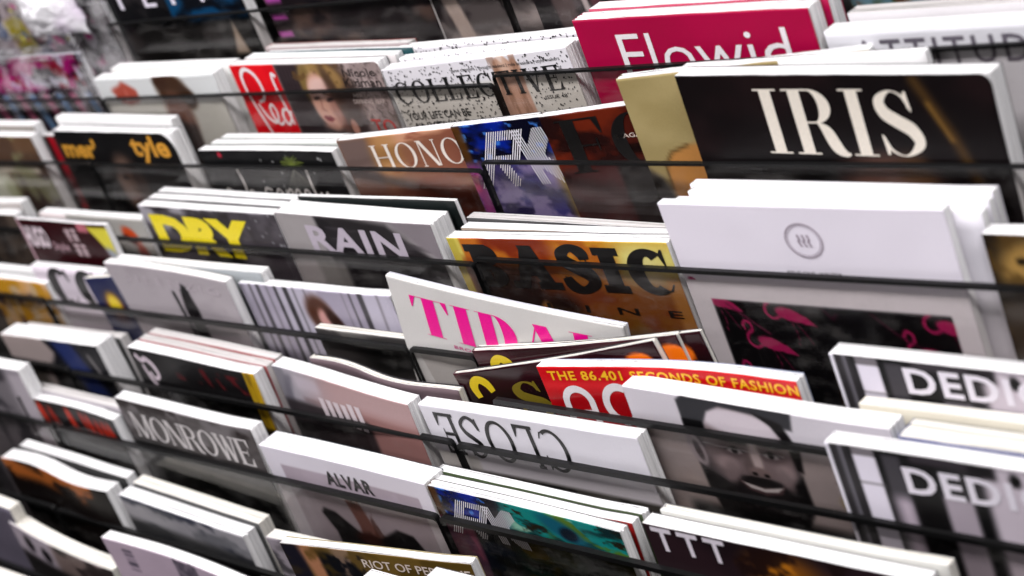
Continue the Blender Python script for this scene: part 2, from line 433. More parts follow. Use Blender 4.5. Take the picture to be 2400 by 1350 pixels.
def panel(xs, yf, zf, bot, th=.003, r=.004, lip=.0025):
    """clear sheet with rounded top corners; dark polished top edge and ends. yf, zf: depth and top height along x"""
    x0, x1 = xs[0], xs[-1]
    cols = []
    n = 4
    for i in range(n + 1):
        a = math.pi / 2 * i / n; cols.append((x0 + r - r * math.cos(a), r - r * math.sin(a)))
    cols += [(x, 0) for x in xs[1:-1]]
    for i in range(n, -1, -1):
        a = math.pi / 2 * i / n; cols.append((x1 - r + r * math.cos(a), r - r * math.sin(a)))
    V = []; F = []
    for x, d in cols:
        y = yf(x); z = zf(x) - d
        V += [(x, y, z), (x, y, bot), (x, y + th, z), (x, y + th, bot)]
    for i in range(len(cols) - 1):
        o = 4 * i; F += [(o, o + 1, o + 5, o + 4), (o + 2, o + 6, o + 7, o + 3)]
    p = link('front_panel', mesh_from('front_panel', V, F), ACRYLIC, rack)
    # edge band a hair proud of the sheet; short returns on both faces give it its dark line
    rim = [(x0, bot, .0003, 0)] + [(x, zf(x) - d, 0, (-lip if d < r * .9 else -.0006)) for x, d in cols] + [(x1, bot, -.0003, 0)]
    Ve = []; F = []
    for x, z, dx, dz in rim:
        y = yf(x)
        Ve += [(x, y - .0004, z), (x, y + th + .0004, z), (x + dx, y - .0004, z + dz), (x + dx, y + th + .0004, z + dz)]
    for i in range(len(rim) - 1):
        o = 4 * i; F += [(o, o + 4, o + 5, o + 1), (o, o + 2, o + 6, o + 4), (o + 1, o + 5, o + 7, o + 3)]
    link('panel_edge', mesh_from('panel_edge', Ve, F), EDGE, p)
    return p

XE = .86
for k, (y, zl, zr, zr2) in TI.items():
    bot = min(zl, zr) - DEEP
    lf = lambda x: zl
    rf = lambda x: zr + (zr2 - zr) * x / .62
    lip = .0021 if k < 4 else .003 if k == 4 else .0042
    th = .003 if k < 5 else .004
    if k != 1: panel([-1.2, -.677 if k == 5 else -.606], lambda x: y, lf, bot + .004, th, lip=lip)
    if k == 5:                                            # the overfilled pocket: its front sheet is pushed out over the next tier
        panel([-.672, -.075], lambda x: y, lf, bot + .004, .003, lip=lip)
        panel([-.0705, .008], lambda x: y, lf, bot + .004, .003, lip=lip)
        panel([.045, .2, .4, XE], lambda x: -.0675, lambda x: zr, bot + .004, .003, lip=lip)
    else:
        panel([-.601, -.0045], lambda x: y, lambda x: zl - .0012, bot + .004, th if k != 6 else .003, lip=lip)
        panel([.0, XE], lambda x: y, rf, bot + .004, th if k != 6 else .003, lip=lip)
    link('shelf', box_mesh('shelf', -1.2, XE, y + .0005, y + .0405, bot - .003, bot), STEEL, rack)
    link('divider', box_mesh('divider', -1.2, XE, y + .0372, y + .0388, bot, min(zl, zr) - .075), STEEL, rack)
link('back_panel', box_mesh('back_panel', -.64, XE, .172, .178, -.2, .40), STEEL, rack)

# ------------------------------------------------------------------ magazines
# place of each: x, z of the top left front corner, y, width, yaw, roll (metres, degrees)
P = {
    'tep':(-0.5780,0.2268,0.1300,0.2250,0.0,0.0),
    'dim1':(-0.3202,0.2136,0.1300,0.2250,0.0,0.0),
    'dim2':(-0.1400,0.2044,0.1320,0.2250,0.0,0.0),
    'dim3':(0.0252,0.2025,0.1300,0.2250,0.0,0.0),
    'dim4':(0.3183,0.1742,0.1300,0.2250,0.0,0.0),
    'kiss':(-0.6045,0.1321,0.0880,0.2151,0.0,-0.4),
    'red':(-0.3540,0.1382,0.0880,0.2138,0.0,-1.3),
    'news':(-0.3300,0.1410,0.1170,0.2025,0.0,-1.3),
    'coll':(-0.1370,0.1265,0.0880,0.2226,0.0,2.7),
    'coll2':(-0.1280,0.1293,0.1030,0.2134,0.0,1.7),
    'coll3':(-0.1380,0.1306,0.1130,0.2140,0.0,1.1),
    'flow':(0.1042,0.1583,0.0880,0.2136,0.0,-0.7),
    'att':(0.3242,0.1383,0.0880,0.2250,0.0,0.0),
    'left3':(-0.9128,0.0903,0.0460,0.2015,0.0,-0.5),
    'redblk':(-0.7492,0.0800,0.0640,0.2150,0.0,0.0),
    'mer':(-0.6597,0.0947,0.0480,0.2208,0.0,-1.3),
    'plant':(-0.3988,0.0729,0.0460,0.2070,0.0,-0.2),
    'hono':(-0.1786,0.0825,0.0460,0.2250,6.0,1.6),
    'rk':(-0.0276,0.0931,0.0490,0.2150,7.0,1.0),
    'fo':(0.0721,0.0983,0.0525,0.2200,7.0,2.3),
    'gold':(0.1630,0.1262,0.0540,0.2000,7.0,0.6),
    'iris':(0.2277,0.1315,0.0460,0.2387,0.0,-1.5),
    'irisb':(0.2130,0.1267,0.0700,0.1955,0.0,0.9),
    'hugo':(-0.7081,0.0222,-0.0130,0.1782,0.0,-0.8),
    'hugob':(-0.7165,0.0120,0.0170,0.1988,0.0,-0.7),
    'orankiss':(-0.6495,0.0160,0.0120,0.1503,0.0,-0.9),
    'brownl':(-0.9955,0.0140,0.0040,0.2456,0.0,0.2),
    'dry':(-0.4761,0.0353,0.0040,0.2236,0.0,-0.8),
    'rain':(-0.2501,0.0349,0.0040,0.2074,0.0,-1.5),
    'basic':(-0.0283,0.0158,0.0040,0.2350,0.0,2.5),
    'mmm':(0.2131,0.0567,0.0040,0.2270,0.0,0.4),
    'mmm2':(0.2147,0.0554,0.0110,0.2406,0.0,-0.3),
    'brown4':(0.4619,0.0432,0.0040,0.2250,0.0,0.0),
    'yel':(-0.8014,-0.0403,-0.0380,0.1400,0.0,0.0),
    'gq5':(-0.6875,-0.0231,-0.0320,0.1500,0.0,0.0),
    'blue5':(-0.5678,-0.0275,-0.0380,0.0584,0.0,5.6),
    'slp':(-0.5123,-0.0060,-0.0380,0.2050,0.0,-2.4),
    'slpb':(-0.5277,-0.0142,-0.0200,0.2532,0.0,-0.0),
    'stripe':(-0.3111,-0.0241,-0.0240,0.2150,0.0,0.0),
    'low5':(-0.1994,-0.0539,-0.0375,0.2250,0.0,0.0),
    'tidal':(-0.0640,0.0079,-0.0385,0.2308,4.7,-9.8),
    's1':(0.0104,-0.0528,-0.0430,0.2113,4.4,6.7),
    's1b':(0.0116,-0.0528,-0.0367,0.2276,3.7,6.4),
    's2':(-0.0139,-0.0724,-0.0510,0.2217,4.2,10.8),
    'ac':(0.1054,-0.0442,-0.0625,0.2246,4.3,0.2),
    'port':(0.1883,-0.0508,-0.0630,0.2187,0.0,-1.8),
    'ded1':(0.3510,-0.0284,-0.0305,0.2250,0.0,0.0),
    'cream':(0.3717,-0.0567,-0.0415,0.2250,0.0,0.0),
    'bluew':(0.4130,-0.0608,-0.0625,0.2250,0.0,0.0),
    'art6':(-0.7298,-0.0818,-0.0800,0.2028,0.0,1.0),
    'es':(-0.4616,-0.0721,-0.0800,0.2024,0.0,-2.8),
    'nui':(-0.2267,-0.0703,-0.0800,0.1865,0.0,-3.6),
    'curv':(-0.1901,-0.0701,-0.0630,0.1848,0.0,-3.8),
    'close':(-0.0333,-0.0832,-0.0800,0.2356,0.0,0.4),
    'ded2':(0.3703,-0.0594,-0.0800,0.2250,0.0,0.0),
    'greyl7':(-0.8380,-0.0918,-0.1220,0.2050,0.0,0.0),
    'script':(-0.6650,-0.1259,-0.1220,0.1890,0.0,-1.4),
    'mon':(-0.4467,-0.1007,-0.1220,0.2174,0.0,-1.9),
    'alvar':(-0.2229,-0.1212,-0.1220,0.2168,0.0,-1.3),
    'rk2':(-0.0024,-0.1261,-0.1220,0.2028,-0.0,-1.3),
    'rk2b':(-0.0096,-0.1291,-0.1070,0.2158,0.0,-1.0),
    'ttt':(0.2273,-0.1176,-0.1220,0.2250,0.0,0.0),
    'oran':(-0.6765,-0.1764,-0.1640,0.2058,0.0,-2.3),
    'grey8':(-0.4459,-0.1833,-0.1640,0.1994,0.0,-3.0),
    'spine8':(-0.2053,-0.1851,-0.1640,0.2250,0.0,0.0),
    'riot':(-0.1069,-0.1419,-0.2030,0.1995,8.1,-0.3),
    'bar':(-0.4271,-0.1987,-0.2060,0.2472,0.0,-1.4),
    'gq9':(-0.6299,-0.2195,-0.2060,0.1864,0.0,-7.0),
    'bl9':(-0.7960,-0.1878,-0.2050,0.1812,0.0,-4.8),
    'w10':(0.0238,-0.1334,-0.2200,0.2250,0.0,0.0),
    'w10b':(0.0987,-0.1197,-0.2150,0.2000,0.0,0.0),
    'w10c':(-0.6680,-0.2599,-0.2450,0.2250,0.0,0.0),
}
GROUP = 'magazines standing in the rack'
def magazine(key, label, th, tier, art, titles=(), off=(0, 0, 0), roll=0, wadd=0, bend=None, pages='white', spine=(.8, .8, .8), back=(.25, .25, .26),
             mat=None, vh=100, step=1.8, rc=0.0, wob=.35, left=0):
    x, u, y, wd, yaw, rl = P[key]
    x += off[0]; u += off[1]; y += off[2]; rl += roll; wd += wadd
    ty, zl, zr, _ = TI[tier]
    bot = min(zl, zr) - DEEP
    h = min(.33, u - bot) - wd * max(0.0, math.sin(math.radians(-rl))) - .001
    M = RW @ Matrix.Translation((x, y, u)) @ Matrix.Rotation(math.radians(yaw), 4, 'Z') @ Matrix.Rotation(math.radians(-rl), 4, 'Y') @ Matrix.Translation((0, 0, -h))
    root = empty('magazine', M)
    tag(root, label, 'magazine', GROUP)
    if bend is None:                       # no magazine is a board: a slight bow and a lifted corner
        q = random.Random(sum(map(ord, label)) * 7); a0 = q.uniform(-.0003, .0013); c0 = q.uniform(-.0004, .0022); k0 = q.uniform(18, 40); wm = wd * 1000
        bend = lambda s, t: a0 * np.sin(np.pi * s / wm) + c0 * np.exp(-((wm - s) / k0) ** 2 - (t / k0) ** 2)
    B = (lambda s, t: bend(np.asarray(s, float), np.asarray(t, float))) if bend else (lambda s, t: np.zeros(np.broadcast(np.asarray(s), np.asarray(t)).shape))
    W = wd * 1000; H = h * 1000
    A = Art(W, min(vh, H - 5), step)
    art(A)
    seed = sum(map(ord, label)) % 997
    R = random.Random(seed)
    # front cover
    S = np.vstack([A.S, A.s]); T = np.vstack([A.T, np.full_like(A.s, H)])
    wv = (fbm(A.s * .06, A.s * 0 + seed, seed % 50 + 3, 3) - .5) * 2 * wob
    T[0] += wv + wob * .5
    if rc:
        for top in ((W - rc, rc),):
            dx = S - top[0]; dy = top[1] - T
            d = np.hypot(dx, dy); m = (dx > 0) & (dy > 0) & (d > rc)
            S = np.where(m, top[0] + dx / np.maximum(d, 1e-6) * rc, S); T = np.where(m, top[1] - dy / np.maximum(d, 1e-6) * rc, T)
    nr, nc = S.shape
    Y = B(S, T)
    C = np.concatenate([A.C, A.C[-1:]], 0)
    co = np.stack([S / 1000, Y, h - T / 1000], -1).reshape(-1, 3)
    ed = np.stack([S[0] / 1000, Y[0] + .0005, h - T[0] / 1000], -1)
    er = np.stack([S[:, -1] / 1000, Y[:, -1] + .0005, h - T[:, -1] / 1000], -1)
    allc = np.concatenate([co, ed, er])
    col = np.concatenate([lin(C.reshape(-1, 3)), np.full((nc + nr, 3), .8)])
    r_, c_ = np.meshgrid(np.arange(nr - 1), np.arange(nc - 1), indexing='ij')
    i0 = (r_ * nc + c_).ravel()
    F = np.stack([i0, i0 + nc, i0 + nc + 1, i0 + 1], 1)
    e0 = nr * nc; ce = np.arange(nc - 1)
    Fe = np.stack([ce, ce + 1, e0 + ce + 1, e0 + ce], 1)
    e1 = e0 + nc; re = np.arange(nr - 1)
    Fr = np.stack([re * nc + nc - 1, (re + 1) * nc + nc - 1, e1 + re + 1, e1 + re], 1)
    F = np.concatenate([F, Fe, Fr])
    me = bpy.data.meshes.new('front_cover')
    me.vertices.add(len(allc)); me.vertices.foreach_set('co', allc.astype(np.float32).ravel())
    me.loops.add(F.size); me.loops.foreach_set('vertex_index', F.astype(np.int32).ravel())
    me.polygons.add(len(F)); me.polygons.foreach_set('loop_start', np.arange(0, F.size, 4, dtype=np.int32))
    me.update(calc_edges=True)
    at = me.color_attributes.new('print', 'FLOAT_COLOR', 'POINT')
    at.data.foreach_set('color', np.concatenate([col, np.ones((len(col), 1))], 1).astype(np.float32).ravel())
    me.polygons.foreach_set('use_smooth', np.r_[np.ones(len(i0), bool), np.zeros(len(F) - len(i0), bool)])
    link('front_cover', me, mat or COVER, root)
    # leaves: a block of thin gatherings, each cut a little unevenly
    n = max(3, int(round(th * 1000 / 1.15)))
    cuts = np.cumsum([R.uniform(.6, 1.4) for _ in range(n)]); cuts = np.r_[0, cuts / cuts[-1]] * (th - .0011) + .0006
    ks = np.linspace(.3, W, 25 if bend else 9)
    V = []; Fp = []
    for j in range(n):
        a, b = cuts[j], cuts[j + 1] - (.00004 if R.random() > .3 else R.uniform(.0001, .0003))
        tj = R.uniform(.0, .6) + (R.uniform(.5, 1.6) if R.random() < .16 else 0); sj = R.uniform(.1, .8)
        ph = R.uniform(0, 6); base = len(V); m = len(ks)
        for q, s in enumerate(ks):
            ss = min(s, W - sj)
            tt = tj + .12 * math.sin(s * .05 + ph)
            for yy, t_ in ((a, tt), (b, tt), (a, H), (b, H)):
                V.append((ss / 1000, yy + float(B(ss, t_)), h - t_ / 1000))
        for q in range(m - 1):
            o = base + 4 * q
            Fp += [(o, o + 4, o + 5, o + 1), (o, o + 2, o + 6, o + 4), (o + 1, o + 5, o + 7, o + 3)]
        o = base + 4 * (m - 1)
        Fp += [(o, o + 2, o + 3, o + 1), (base, base + 1, base + 3, base + 2)]
    pb = link('page_block', mesh_from('page_block', V, Fp), PAGES[pages], root)
    pb['kind'] = 'stuff'
    # back cover and spine
    ks = np.linspace(0, W, 25 if bend else 3); V = []; Fb = []
    for s in ks:
        for t_ in (.2, H):
            for yy in (th - .0004, th):
                V.append((s / 1000, yy + float(B(s, t_)), h - t_ / 1000))
    for q in range(len(ks) - 1):
        o = 4 * q; Fb += [(o + 1, o + 5, o + 7, o + 3), (o, o + 4, o + 5, o + 1), (o, o + 2, o + 6, o + 4)]
    o = 4 * (len(ks) - 1); Fb.append((o, o + 2, o + 3, o + 1))
    link('back_cover', mesh_from('back_cover', V, Fb), ink(back), root)
    V = []; Fs = []
    for t_ in (.1, H * .5, H):
        for sx, yy in ((-.3, .0006), (-.3, th - .0006), (.15, th), (.15, 0)):
            V.append((sx / 1000, yy + float(B(0, t_)), h - t_ / 1000))
    for q in (0, 4):
        for z in range(4): Fs.append((q + z, q + (z + 1) % 4, q + 4 + (z + 1) % 4, q + 4 + z))
    Fs.append((3, 2, 1, 0))
    link('spine', mesh_from('spine', V, Fs), ink(spine), root)
    # lettering: a film of ink on the cover
    for tl in titles:
        layers, c = tl[0], tl[1]; nm = tl[2] if len(tl) > 2 else 'title_lettering'
        V = []; Ft = []
        for li, polys in layers:
            for q in polys:
                a = sum(q[i][0] * q[(i + 1) % len(q)][1] - q[(i + 1) % len(q)][0] * q[i][1] for i in range(len(q)))
                if abs(a) < 1e-7: continue
                if a > 0: q = q[::-1]
                Ft.append(list(range(len(V), len(V) + len(q))))
                V += [(s / 1000, -(.00022 + li * .000012), h - t / 1000) for s, t in q]
        if not V: continue
        me = mesh_from(nm, V, Ft)
        if bend:
            bm = bmesh.new(); bm.from_mesh(me)
            for s in A.s[::4]:
                bmesh.ops.bisect_plane(bm, geom=bm.verts[:] + bm.edges[:] + bm.faces[:], plane_co=(s / 1000, 0, 0), plane_no=(1, 0, 0))
            bmesh.ops.triangulate(bm, faces=bm.faces[:])
            for v in bm.verts: v.co.y += float(B(v.co.x * 1000, (h - v.co.z) * 1000)) - .00008
            bm.to_mesh(me); bm.free()
        link(nm, me, ink(c), root)
    return root

def flat(c, n=.03, seed=5):
    def f(A):
        A.fill(c); A.C = A.C * (1 - n + 2 * n * fbm(A.S * .03, A.T * .03, seed)[..., None])
    return f
def copies(n, key, what, th, tier, c, step=(0.002, 0.0004), first=0.0, start=2, tilt=.3, **k):
    """further copies standing behind the first, each a little askew"""
    names = ['second', 'third', 'fourth', 'fifth', 'sixth']
    y = first
    for i in range(n):
        magazine(key, '%s copy from the front of %s' % (names[start - 2 + i], what), th, tier, flat(c), off=(step[0] * (i + 1) + rng.uniform(-.0015, .0015), step[1] * (i + 1), y),
                 roll=rng.uniform(-tilt, tilt), step=12, **k)
        y += th + .0006

WHT = (.86, .85, .87); BLK = (.05, .045, .05); INKB = (.06, .06, .065)
# ---------- tier 1, highest: dim covers behind the first clear front
def a_(A):
    A.fill((.035, .035, .045)); A.rect(98, 0, 300, 60, (.03, .22, .36), 1.5); A.cloud((.02, .03, .06), .02, .05, .42, .6, 3)
    A.rect(0, 62, 300, 200, (.06, .055, .055), 3); A.cloud((.2, .18, .18), .02, .04, .55, .75, 4, .6)  # near-black lower band: shade low in the tier, painted into the cover
    A.poly([(180, 95), (193, 62), (202, 95)], (.62, .56, .50), 3)
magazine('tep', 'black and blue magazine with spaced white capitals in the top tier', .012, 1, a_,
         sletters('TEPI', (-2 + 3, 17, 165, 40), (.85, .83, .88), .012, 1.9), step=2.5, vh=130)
def a_(A):
    A.fill((.09, .07, .08)); A.cloud((.33, .26, .23), .018, .04, .45, .7, 9, .8); A.cloud((.05, .04, .06), .02, .03, .5, .65, 12, .9)
    for i in range(5): A.rect(2, 30 + i * 17, 24 - i, 35 + i * 17, (.62, .26, .58), 1.2)
magazine('dim1', 'dark brown magazine with purple bars down its left edge in the top tier', .012, 1, a_, step=2.5, vh=130)
def a_(A):
    A.fill((.30, .28, .28)); A.cloud((.62, .58, .57), .02, .05, .42, .68, 21, .8); A.cloud((.10, .08, .09), .025, .03, .5, .62, 23, .9)
    A.rect(46, 0, 64, 74, (.72, .66, .62), 2, .8, .25); A.rect(110, 0, 113, 130, (.08, .07, .07), .8, 1, .3)
magazine('dim2', 'grey and tan magazine in the top tier left of the panel joint', .012, 1, a_, step=2.5, vh=130)
def a_(A):
    A.fill((.10, .09, .10)); A.cloud((.45, .42, .43), .02, .04, .48, .66, 31, .7)
    A.rect(12, 40, 34, 140, (.34, .29, .29), 2, .9, .15); A.rect(40, 0, 46, 140, (.78, .74, .74), 1, .9, .22); A.rect(50, 0, 60, 140, (.40, .22, .26), 2, .8, .2)
magazine('dim3', 'black and grey magazine with a pale upright stripe behind the crimson one', .012, 1, a_, step=2.5, vh=130)
def a_(A):
    A.fill((.07, .09, .09)); A.rect(0, 0, 84, 140, (.34, .50, .56), 10); A.cloud((.20, .26, .08), .03, .05, .5, .6, 41); A.cloud((.34, .22, .12), .05, .06, .58, .68, 44)
magazine('dim4', 'dark magazine with blue and green picture in the top tier above the pale grey one', .012, 1, a_, step=3, vh=130)

# ---------- tier 2
def a_(A):
    A.fill((.78, .79, .79)); A.rect(0, 26, 300, 120, (.72, .72, .69), 3)
    A.poly([(24, 14), (30, 11), (40, 9), (50, 4), (60, 8), (72, 14), (70, 26), (50, 30), (34, 27)], (.62, .26, .20), 2.5)
    A.cloud((.75, .45, .40), .2, .2, .55, .7, 4, .8, (np.hypot((A.S - 48) / 20, (A.T - 18) / 10) < 1).astype(float))
    A.ell(136, 14, 27, 17, (.22, .13, .07), .25); A.ell(120, 6, 12, 8, (.2, .11, .06), .3); A.ell(158, 24, 14, 12, (.2, .12, .07), .3)
    A.ell(133, 44, 22, 26, (.40, .27, .22), .3); A.rect(112, 52, 158, 120, (.16, .09, .07), 4, .95, -.1)
magazine('kiss', 'white magazine with a red lip print and a dark-haired head', .013, 2, a_, step=2.4, back=(.8, .8, .8))
copies(1, 'kiss', 'white magazine with lip print', .012, 2, (.75, .75, .74), first=.0145, step=(.016, .004))

def a_(A):
    A.fill((.56, .50, .49)); A.cloud((.70, .63, .62), .03, .04, .4, .6, 3, .7); A.cloud((.30, .25, .25), .35, .35, .58, .7, 5, .8, sstep(130, 145, A.S))
    A.cloud((.40, .36, .33), .05, .07, .45, .65, 8, .8, sstep(30, 50, A.T)); A.cloud((.28, .24, .23), .3, .3, .6, .72, 6, .7, sstep(140, 150, A.S))
    A.rect(68, 0, 104, 110, (.16, .13, .14), 3); A.rect(150 - 60, 52, 170, 120, (.17, .15, .16), 6, .8)
    for i in range(7): A.line([(72 + i * 5, 0), (70 + i * 5, 40)], 1.2, (.30, .23, .25), .8, .7)
    A.ell(136, 26, 33, 34, (.30, .22, .17), .3); A.ell(150, 40, 22, 26, (.24, .18, .17), .4)           # hair
    A.ell(118, 12, 18, 13, (.60, .49, .30), .35, -15); A.ell(140, 12, 20, 12, (.56, .44, .27), .35, 25); A.ell(106, 18, 9, 18, (.47, .38, .22), .35, 8)
    A.cloud((.36, .26, .15), .10, .16, .5, .62, 14, .8, (np.hypot((A.S - 128) / 40, (A.T - 12) / 16) < 1).astype(float), -.6)
    A.ell(122, 37, 19, 28, (.78, .60, .53), .14, -6); A.ell(121, 24, 15, 10, (.84, .70, .66), .3, -8); A.ell(136, 44, 9, 22, (.55, .38, .34), .5, -6, .7)
    A.ell(112, 33.5, 4.6, 1.7, (.22, .16, .16), .5, -8); A.ell(130, 35, 5.6, 2.0, (.20, .15, .16), .5, -12); A.ell(141, 30, 7, 30, (.24, .17, .14), .5, -14, .8); A.line([(107, 29), (115, 28)], 1.4, (.34, .22, .17), .8)
    A.line([(123, 29), (135, 31)], 1.5, (.34, .22, .17), .8); A.line([(117, 34), (114, 44), (118, 46)], 2, (.58, .40, .35), 1.2, .8)
    A.poly([(110, 52), (114, 50.6), (117, 51.4), (121, 50.8), (126, 54), (120, 57), (114, 56)], (.48, .18, .21), .8); A.ell(117, 61, 9, 3, (.66, .49, .44), .6, 0, .6); A.ell(150, 62, 5, 8, (.68, .50, .44), .3)
    A.rect(-1, -1, 67, 130, (.80, .05, .10), .5); A.rect(28, 0, 50, 30, (.88, .08, .12), 5, .6, .2); A.rect(8, 0, 16, 130, (.70, .04, .09), 3, .5, .1)
magazine('red', 'women\'s magazine with red script title panel and a blonde face', .012, 2, a_, [
    (strokes([(24, 70, 3), (17, 48, 3.2), (12, 26, 3), (13, 10, 4), (22, 4, 4.2), (33, 10, 4), (37, 24, 3.4), (33, 34, 3), (24, 37, 2.6)],
             [(21, 39, 2.4), (27, 52, 3), (35, 58, 3), (41, 56, 2.6), (44, 47, 2.6), (41, 40, 3), (36, 44, 3), (37, 54, 3), (43, 60, 2.8), (49, 57, 2.4)],
             [(64, 12, 4), (60, 9, 3), (58, 16, 3.2), (59, 32, 3), (62, 50, 3), (63, 60, 2.6)], [(62, 46, 2.4), (55, 45, 3), (51, 53, 3), (55, 60, 3), (62, 54, 2.4), (65, 46, 2.4)]), (.90, .86, .87)),
    (sans('Nicole', (163, 5.5, 205, 13), .004), (.12, .09, .09), 'cover_line'), (sans('Kidman', (160, 14.5, 209, 22.5), .004), (.12, .09, .09), 'cover_line'),
    (sans('HER LATEST', (166, 29, 204, 32.5), .01), (.80, .74, .72), 'cover_line'), (sans('DEFINING YEAR', (163, 34.5, 206, 38.5), .01), (.80, .74, .72), 'cover_line'),
    (sans('TO', (176, 53, 207, 68), .01), (.72, .16, .14), 'cover_line')], step=1.2, vh=90, rc=6)
copies(1, 'red', 'the women\'s magazine with red script title', .012, 2, (.72, .7, .7), first=.0135, step=(.008, .0005), back=(.05, .22, .24))
magazine('news', 'newsprint magazine with thin red edge behind the red script one', .009, 2, flat((.55, .5, .5)), pages='grey', step=12, back=(.6, .2, .18), spine=(.7, .3, .3))
magazine('news', 'dark teal magazine squeezed against the newsprint one', .003, 2, flat((.05, .22, .24)), off=(.010, -.002, -.0045), pages='white', step=12, back=(.05, .2, .22))

def a_(A):
    A.fill((.84, .83, .85)); A.rect(0, 20, 300, 130, (.78, .77, .74), 3)
    A.poly([(139, 4), (144, 1), (149, 6), (152, 0), (158, 5), (163, 2), (168, 10), (166, 30), (168, 95), (118, 95), (128, 40)], (.70, .55, .47), 1.2)
    A.cloud((.50, .36, .28), .2, .03, .5, .7, 5, .6, ((A.S > 125) & (A.S < 166)).astype(float)); A.cloud((.82, .70, .62), .1, .03, .5, .7, 7, .6, ((A.S > 125) & (A.S < 166)).astype(float))
magazine('coll', 'white magazine covered in black speckles with slim serif title', .012, 2, a_, [
    (serif('COLLECTIVE', (6, 12.5, 206, 33), .18, .045, .06, .13), (.07, .07, .075)), (speckles(820, .42, .85, 11, (1, 1.5, 221, 80), lambda x, y: 128 < x < 168), (.07, .07, .08), 'speckle_print'),
    (sans('game changers | thought leaders | rule breakers | style makers', (86, 6.5, 212, 10.2), .0), (.16, .15, .16), 'cover_line'),
    (sans('YOUR LIFE CAN BE', (8, 41, 88, 48), .012), (.07, .07, .07), 'cover_line'), (sans('ANYTHING', (10, 50.5, 84, 58), .015), (.07, .07, .07), 'cover_line'),
    (sans('ISSUE 48', (182, 36.5, 206, 39.5), .005), (.12, .12, .12), 'cover_line'), (sans('THE', (207, 14, 211, 18), .0), (.1, .1, .1), 'cover_line')], step=1.1, vh=90, back=(.8, .8, .8))
def spk(A): A.fill((.84, .83, .85))
sp = [(speckles(260, .42, .85, 17, (1, 1, 210, 22)), (.07, .07, .08), 'speckle_print')]
magazine('coll2', 'second speckled white magazine behind the slim serif one', .008, 2, spk, sp, step=4, vh=24, back=(.8, .8, .8))
magazine('coll3', 'third speckled white magazine at the back of its pocket', .008, 2, spk, sp, off=(0, .004, .001), step=4, vh=24, back=(.8, .8, .8))

def a_(A):
    A.fill((.60, .0, .22)); A.cloud((.55, .0, .19), .015, .02, .4, .7, 3, .6)
magazine('flow', 'crimson magazine with thin white title at the front of its pair', .0145, 2, a_, sletters('Flowid', (37, 13, 190, 47), (.88, .86, .87), -.006), mat=MATTE, step=2.5, spine=(.6, .03, .24), back=(.6, .03, .24))
copies(1, 'flow', 'the crimson magazine', .0135, 2, (.62, .03, .25), first=.0155, step=(.004, .0012), spine=(.88, .86, .88), back=(.6, .03, .24))
magazine('att', 'pale grey magazine with grey outlined capitals at the end of tier two', .013, 2, flat((.80, .80, .82)), sletters('ATTITUDE', (20, 7.5, 160, 26), (.38, .36, .40), .01, 1.25), step=5, back=(.7, .7, .7))
copies(1, 'att', 'the pale grey magazine', .013, 2, (.7, .69, .70), first=.0145, step=(.012, .005), pages='grey')

# ---------- tier 3
def a_(A): A.fill((.30, .22, .17)); A.rect(150, 0, 210, 20, (.36, .26, .18), 3); A.rect(80, 38, 185, 45, (.85, .82, .76), 2); A.rect(0, 45, 110, 130, (.76, .77, .70), 8); A.rect(120, 46, 300, 130, (.22, .16, .15), 4); A.cloud((.55, .58, .42), .04, .03, .5, .6, 9, .6)
magazine('left3', 'brown and white magazine left of the red-striped one', .012, 3, a_, step=3, vh=110)
copies(1, 'left3', 'the brown and white magazine', .012, 3, (.5, .48, .46), first=.014, step=(-.01, .006))
def a_(A):
    A.fill((.17, .10, .10)); A.rect(8, 4, 16, 90, (.80, .08, .12), 1.5); A.rect(36, 2, 48, 90, (.72, .07, .14), 2, .9); A.rect(17, 8, 35, 90, (.22, .17, .17), 2); A.cloud((.30, .20, .20), .03, .04, .5, .65, 8, .8, sstep(30, 60, A.T))
magazine('redblk', 'black magazine with upright red stripes tucked behind the gold-lettered one', .008, 3, a_, off=(0, 0, 0), step=2.5, vh=110)
def a_(A):
    A.fill((.045, .04, .045)); A.ell(112, 60, 26, 34, (.36, .28, .24), .3); A.ell(104, 52, 6, 3, (.12, .09, .09), .4); A.ell(124, 52, 6, 3, (.12, .09, .09), .4); A.line([(113, 52), (111, 64), (116, 67)], 3, (.22, .16, .14), 2); A.ell(114, 77, 8, 3, (.28, .14, .14), .4)
    A.rect(150, 0, 300, 130, (.10, .09, .09), 20, .6); A.ell(128, 60, 10, 30, (.16, .12, .11), .6, 0, .8)
magazine('mer', 'black magazine with gold lettering and a rounded top corner', .0145, 3, a_, off=(0, 0, -.001), titles=sletters('mer\'', (6, 9, 74, 31), (.78, .56, .18), .035) + sletters('tyle', (142, 3, 209, 33), (.80, .57, .20), .03), step=2.2, rc=22)
copies(1, 'mer', 'the black magazine with gold lettering', .010, 3, (.8, .8, .8), first=.0245, step=(-.03, .003))
def a_(A):
    A.fill((.05, .05, .055)); A.cloud((.16, .16, .17), .02, .04, .45, .7, 6, .6, sstep(8, 30, A.T))
    A.dots((.7, .7, .7), 14, .6, 1.1, 9, 60, 5, 200, 50); A.ell(32, 5, 3, 3, (.7, .1, .2), .4)
rp = random.Random(3)
leaf = [[(140, 18, .9), (140 + 9 * math.cos(a), 17 + 9 * math.sin(a), .9), (140 + rp.uniform(14, 24) * math.cos(a * 1.0), 17 + rp.uniform(9, 14) * math.sin(a), .5)] for a in [-1.57 + (k - 6) * .22 for k in range(13)]]
root_ = [[(140, 18, .7), (140 + (k - 5) * 2.2 + rp.uniform(-1, 1), 28, .6), (140 + (k - 5) * 4, 36 + rp.uniform(0, 8), .35)] for k in range(11)]
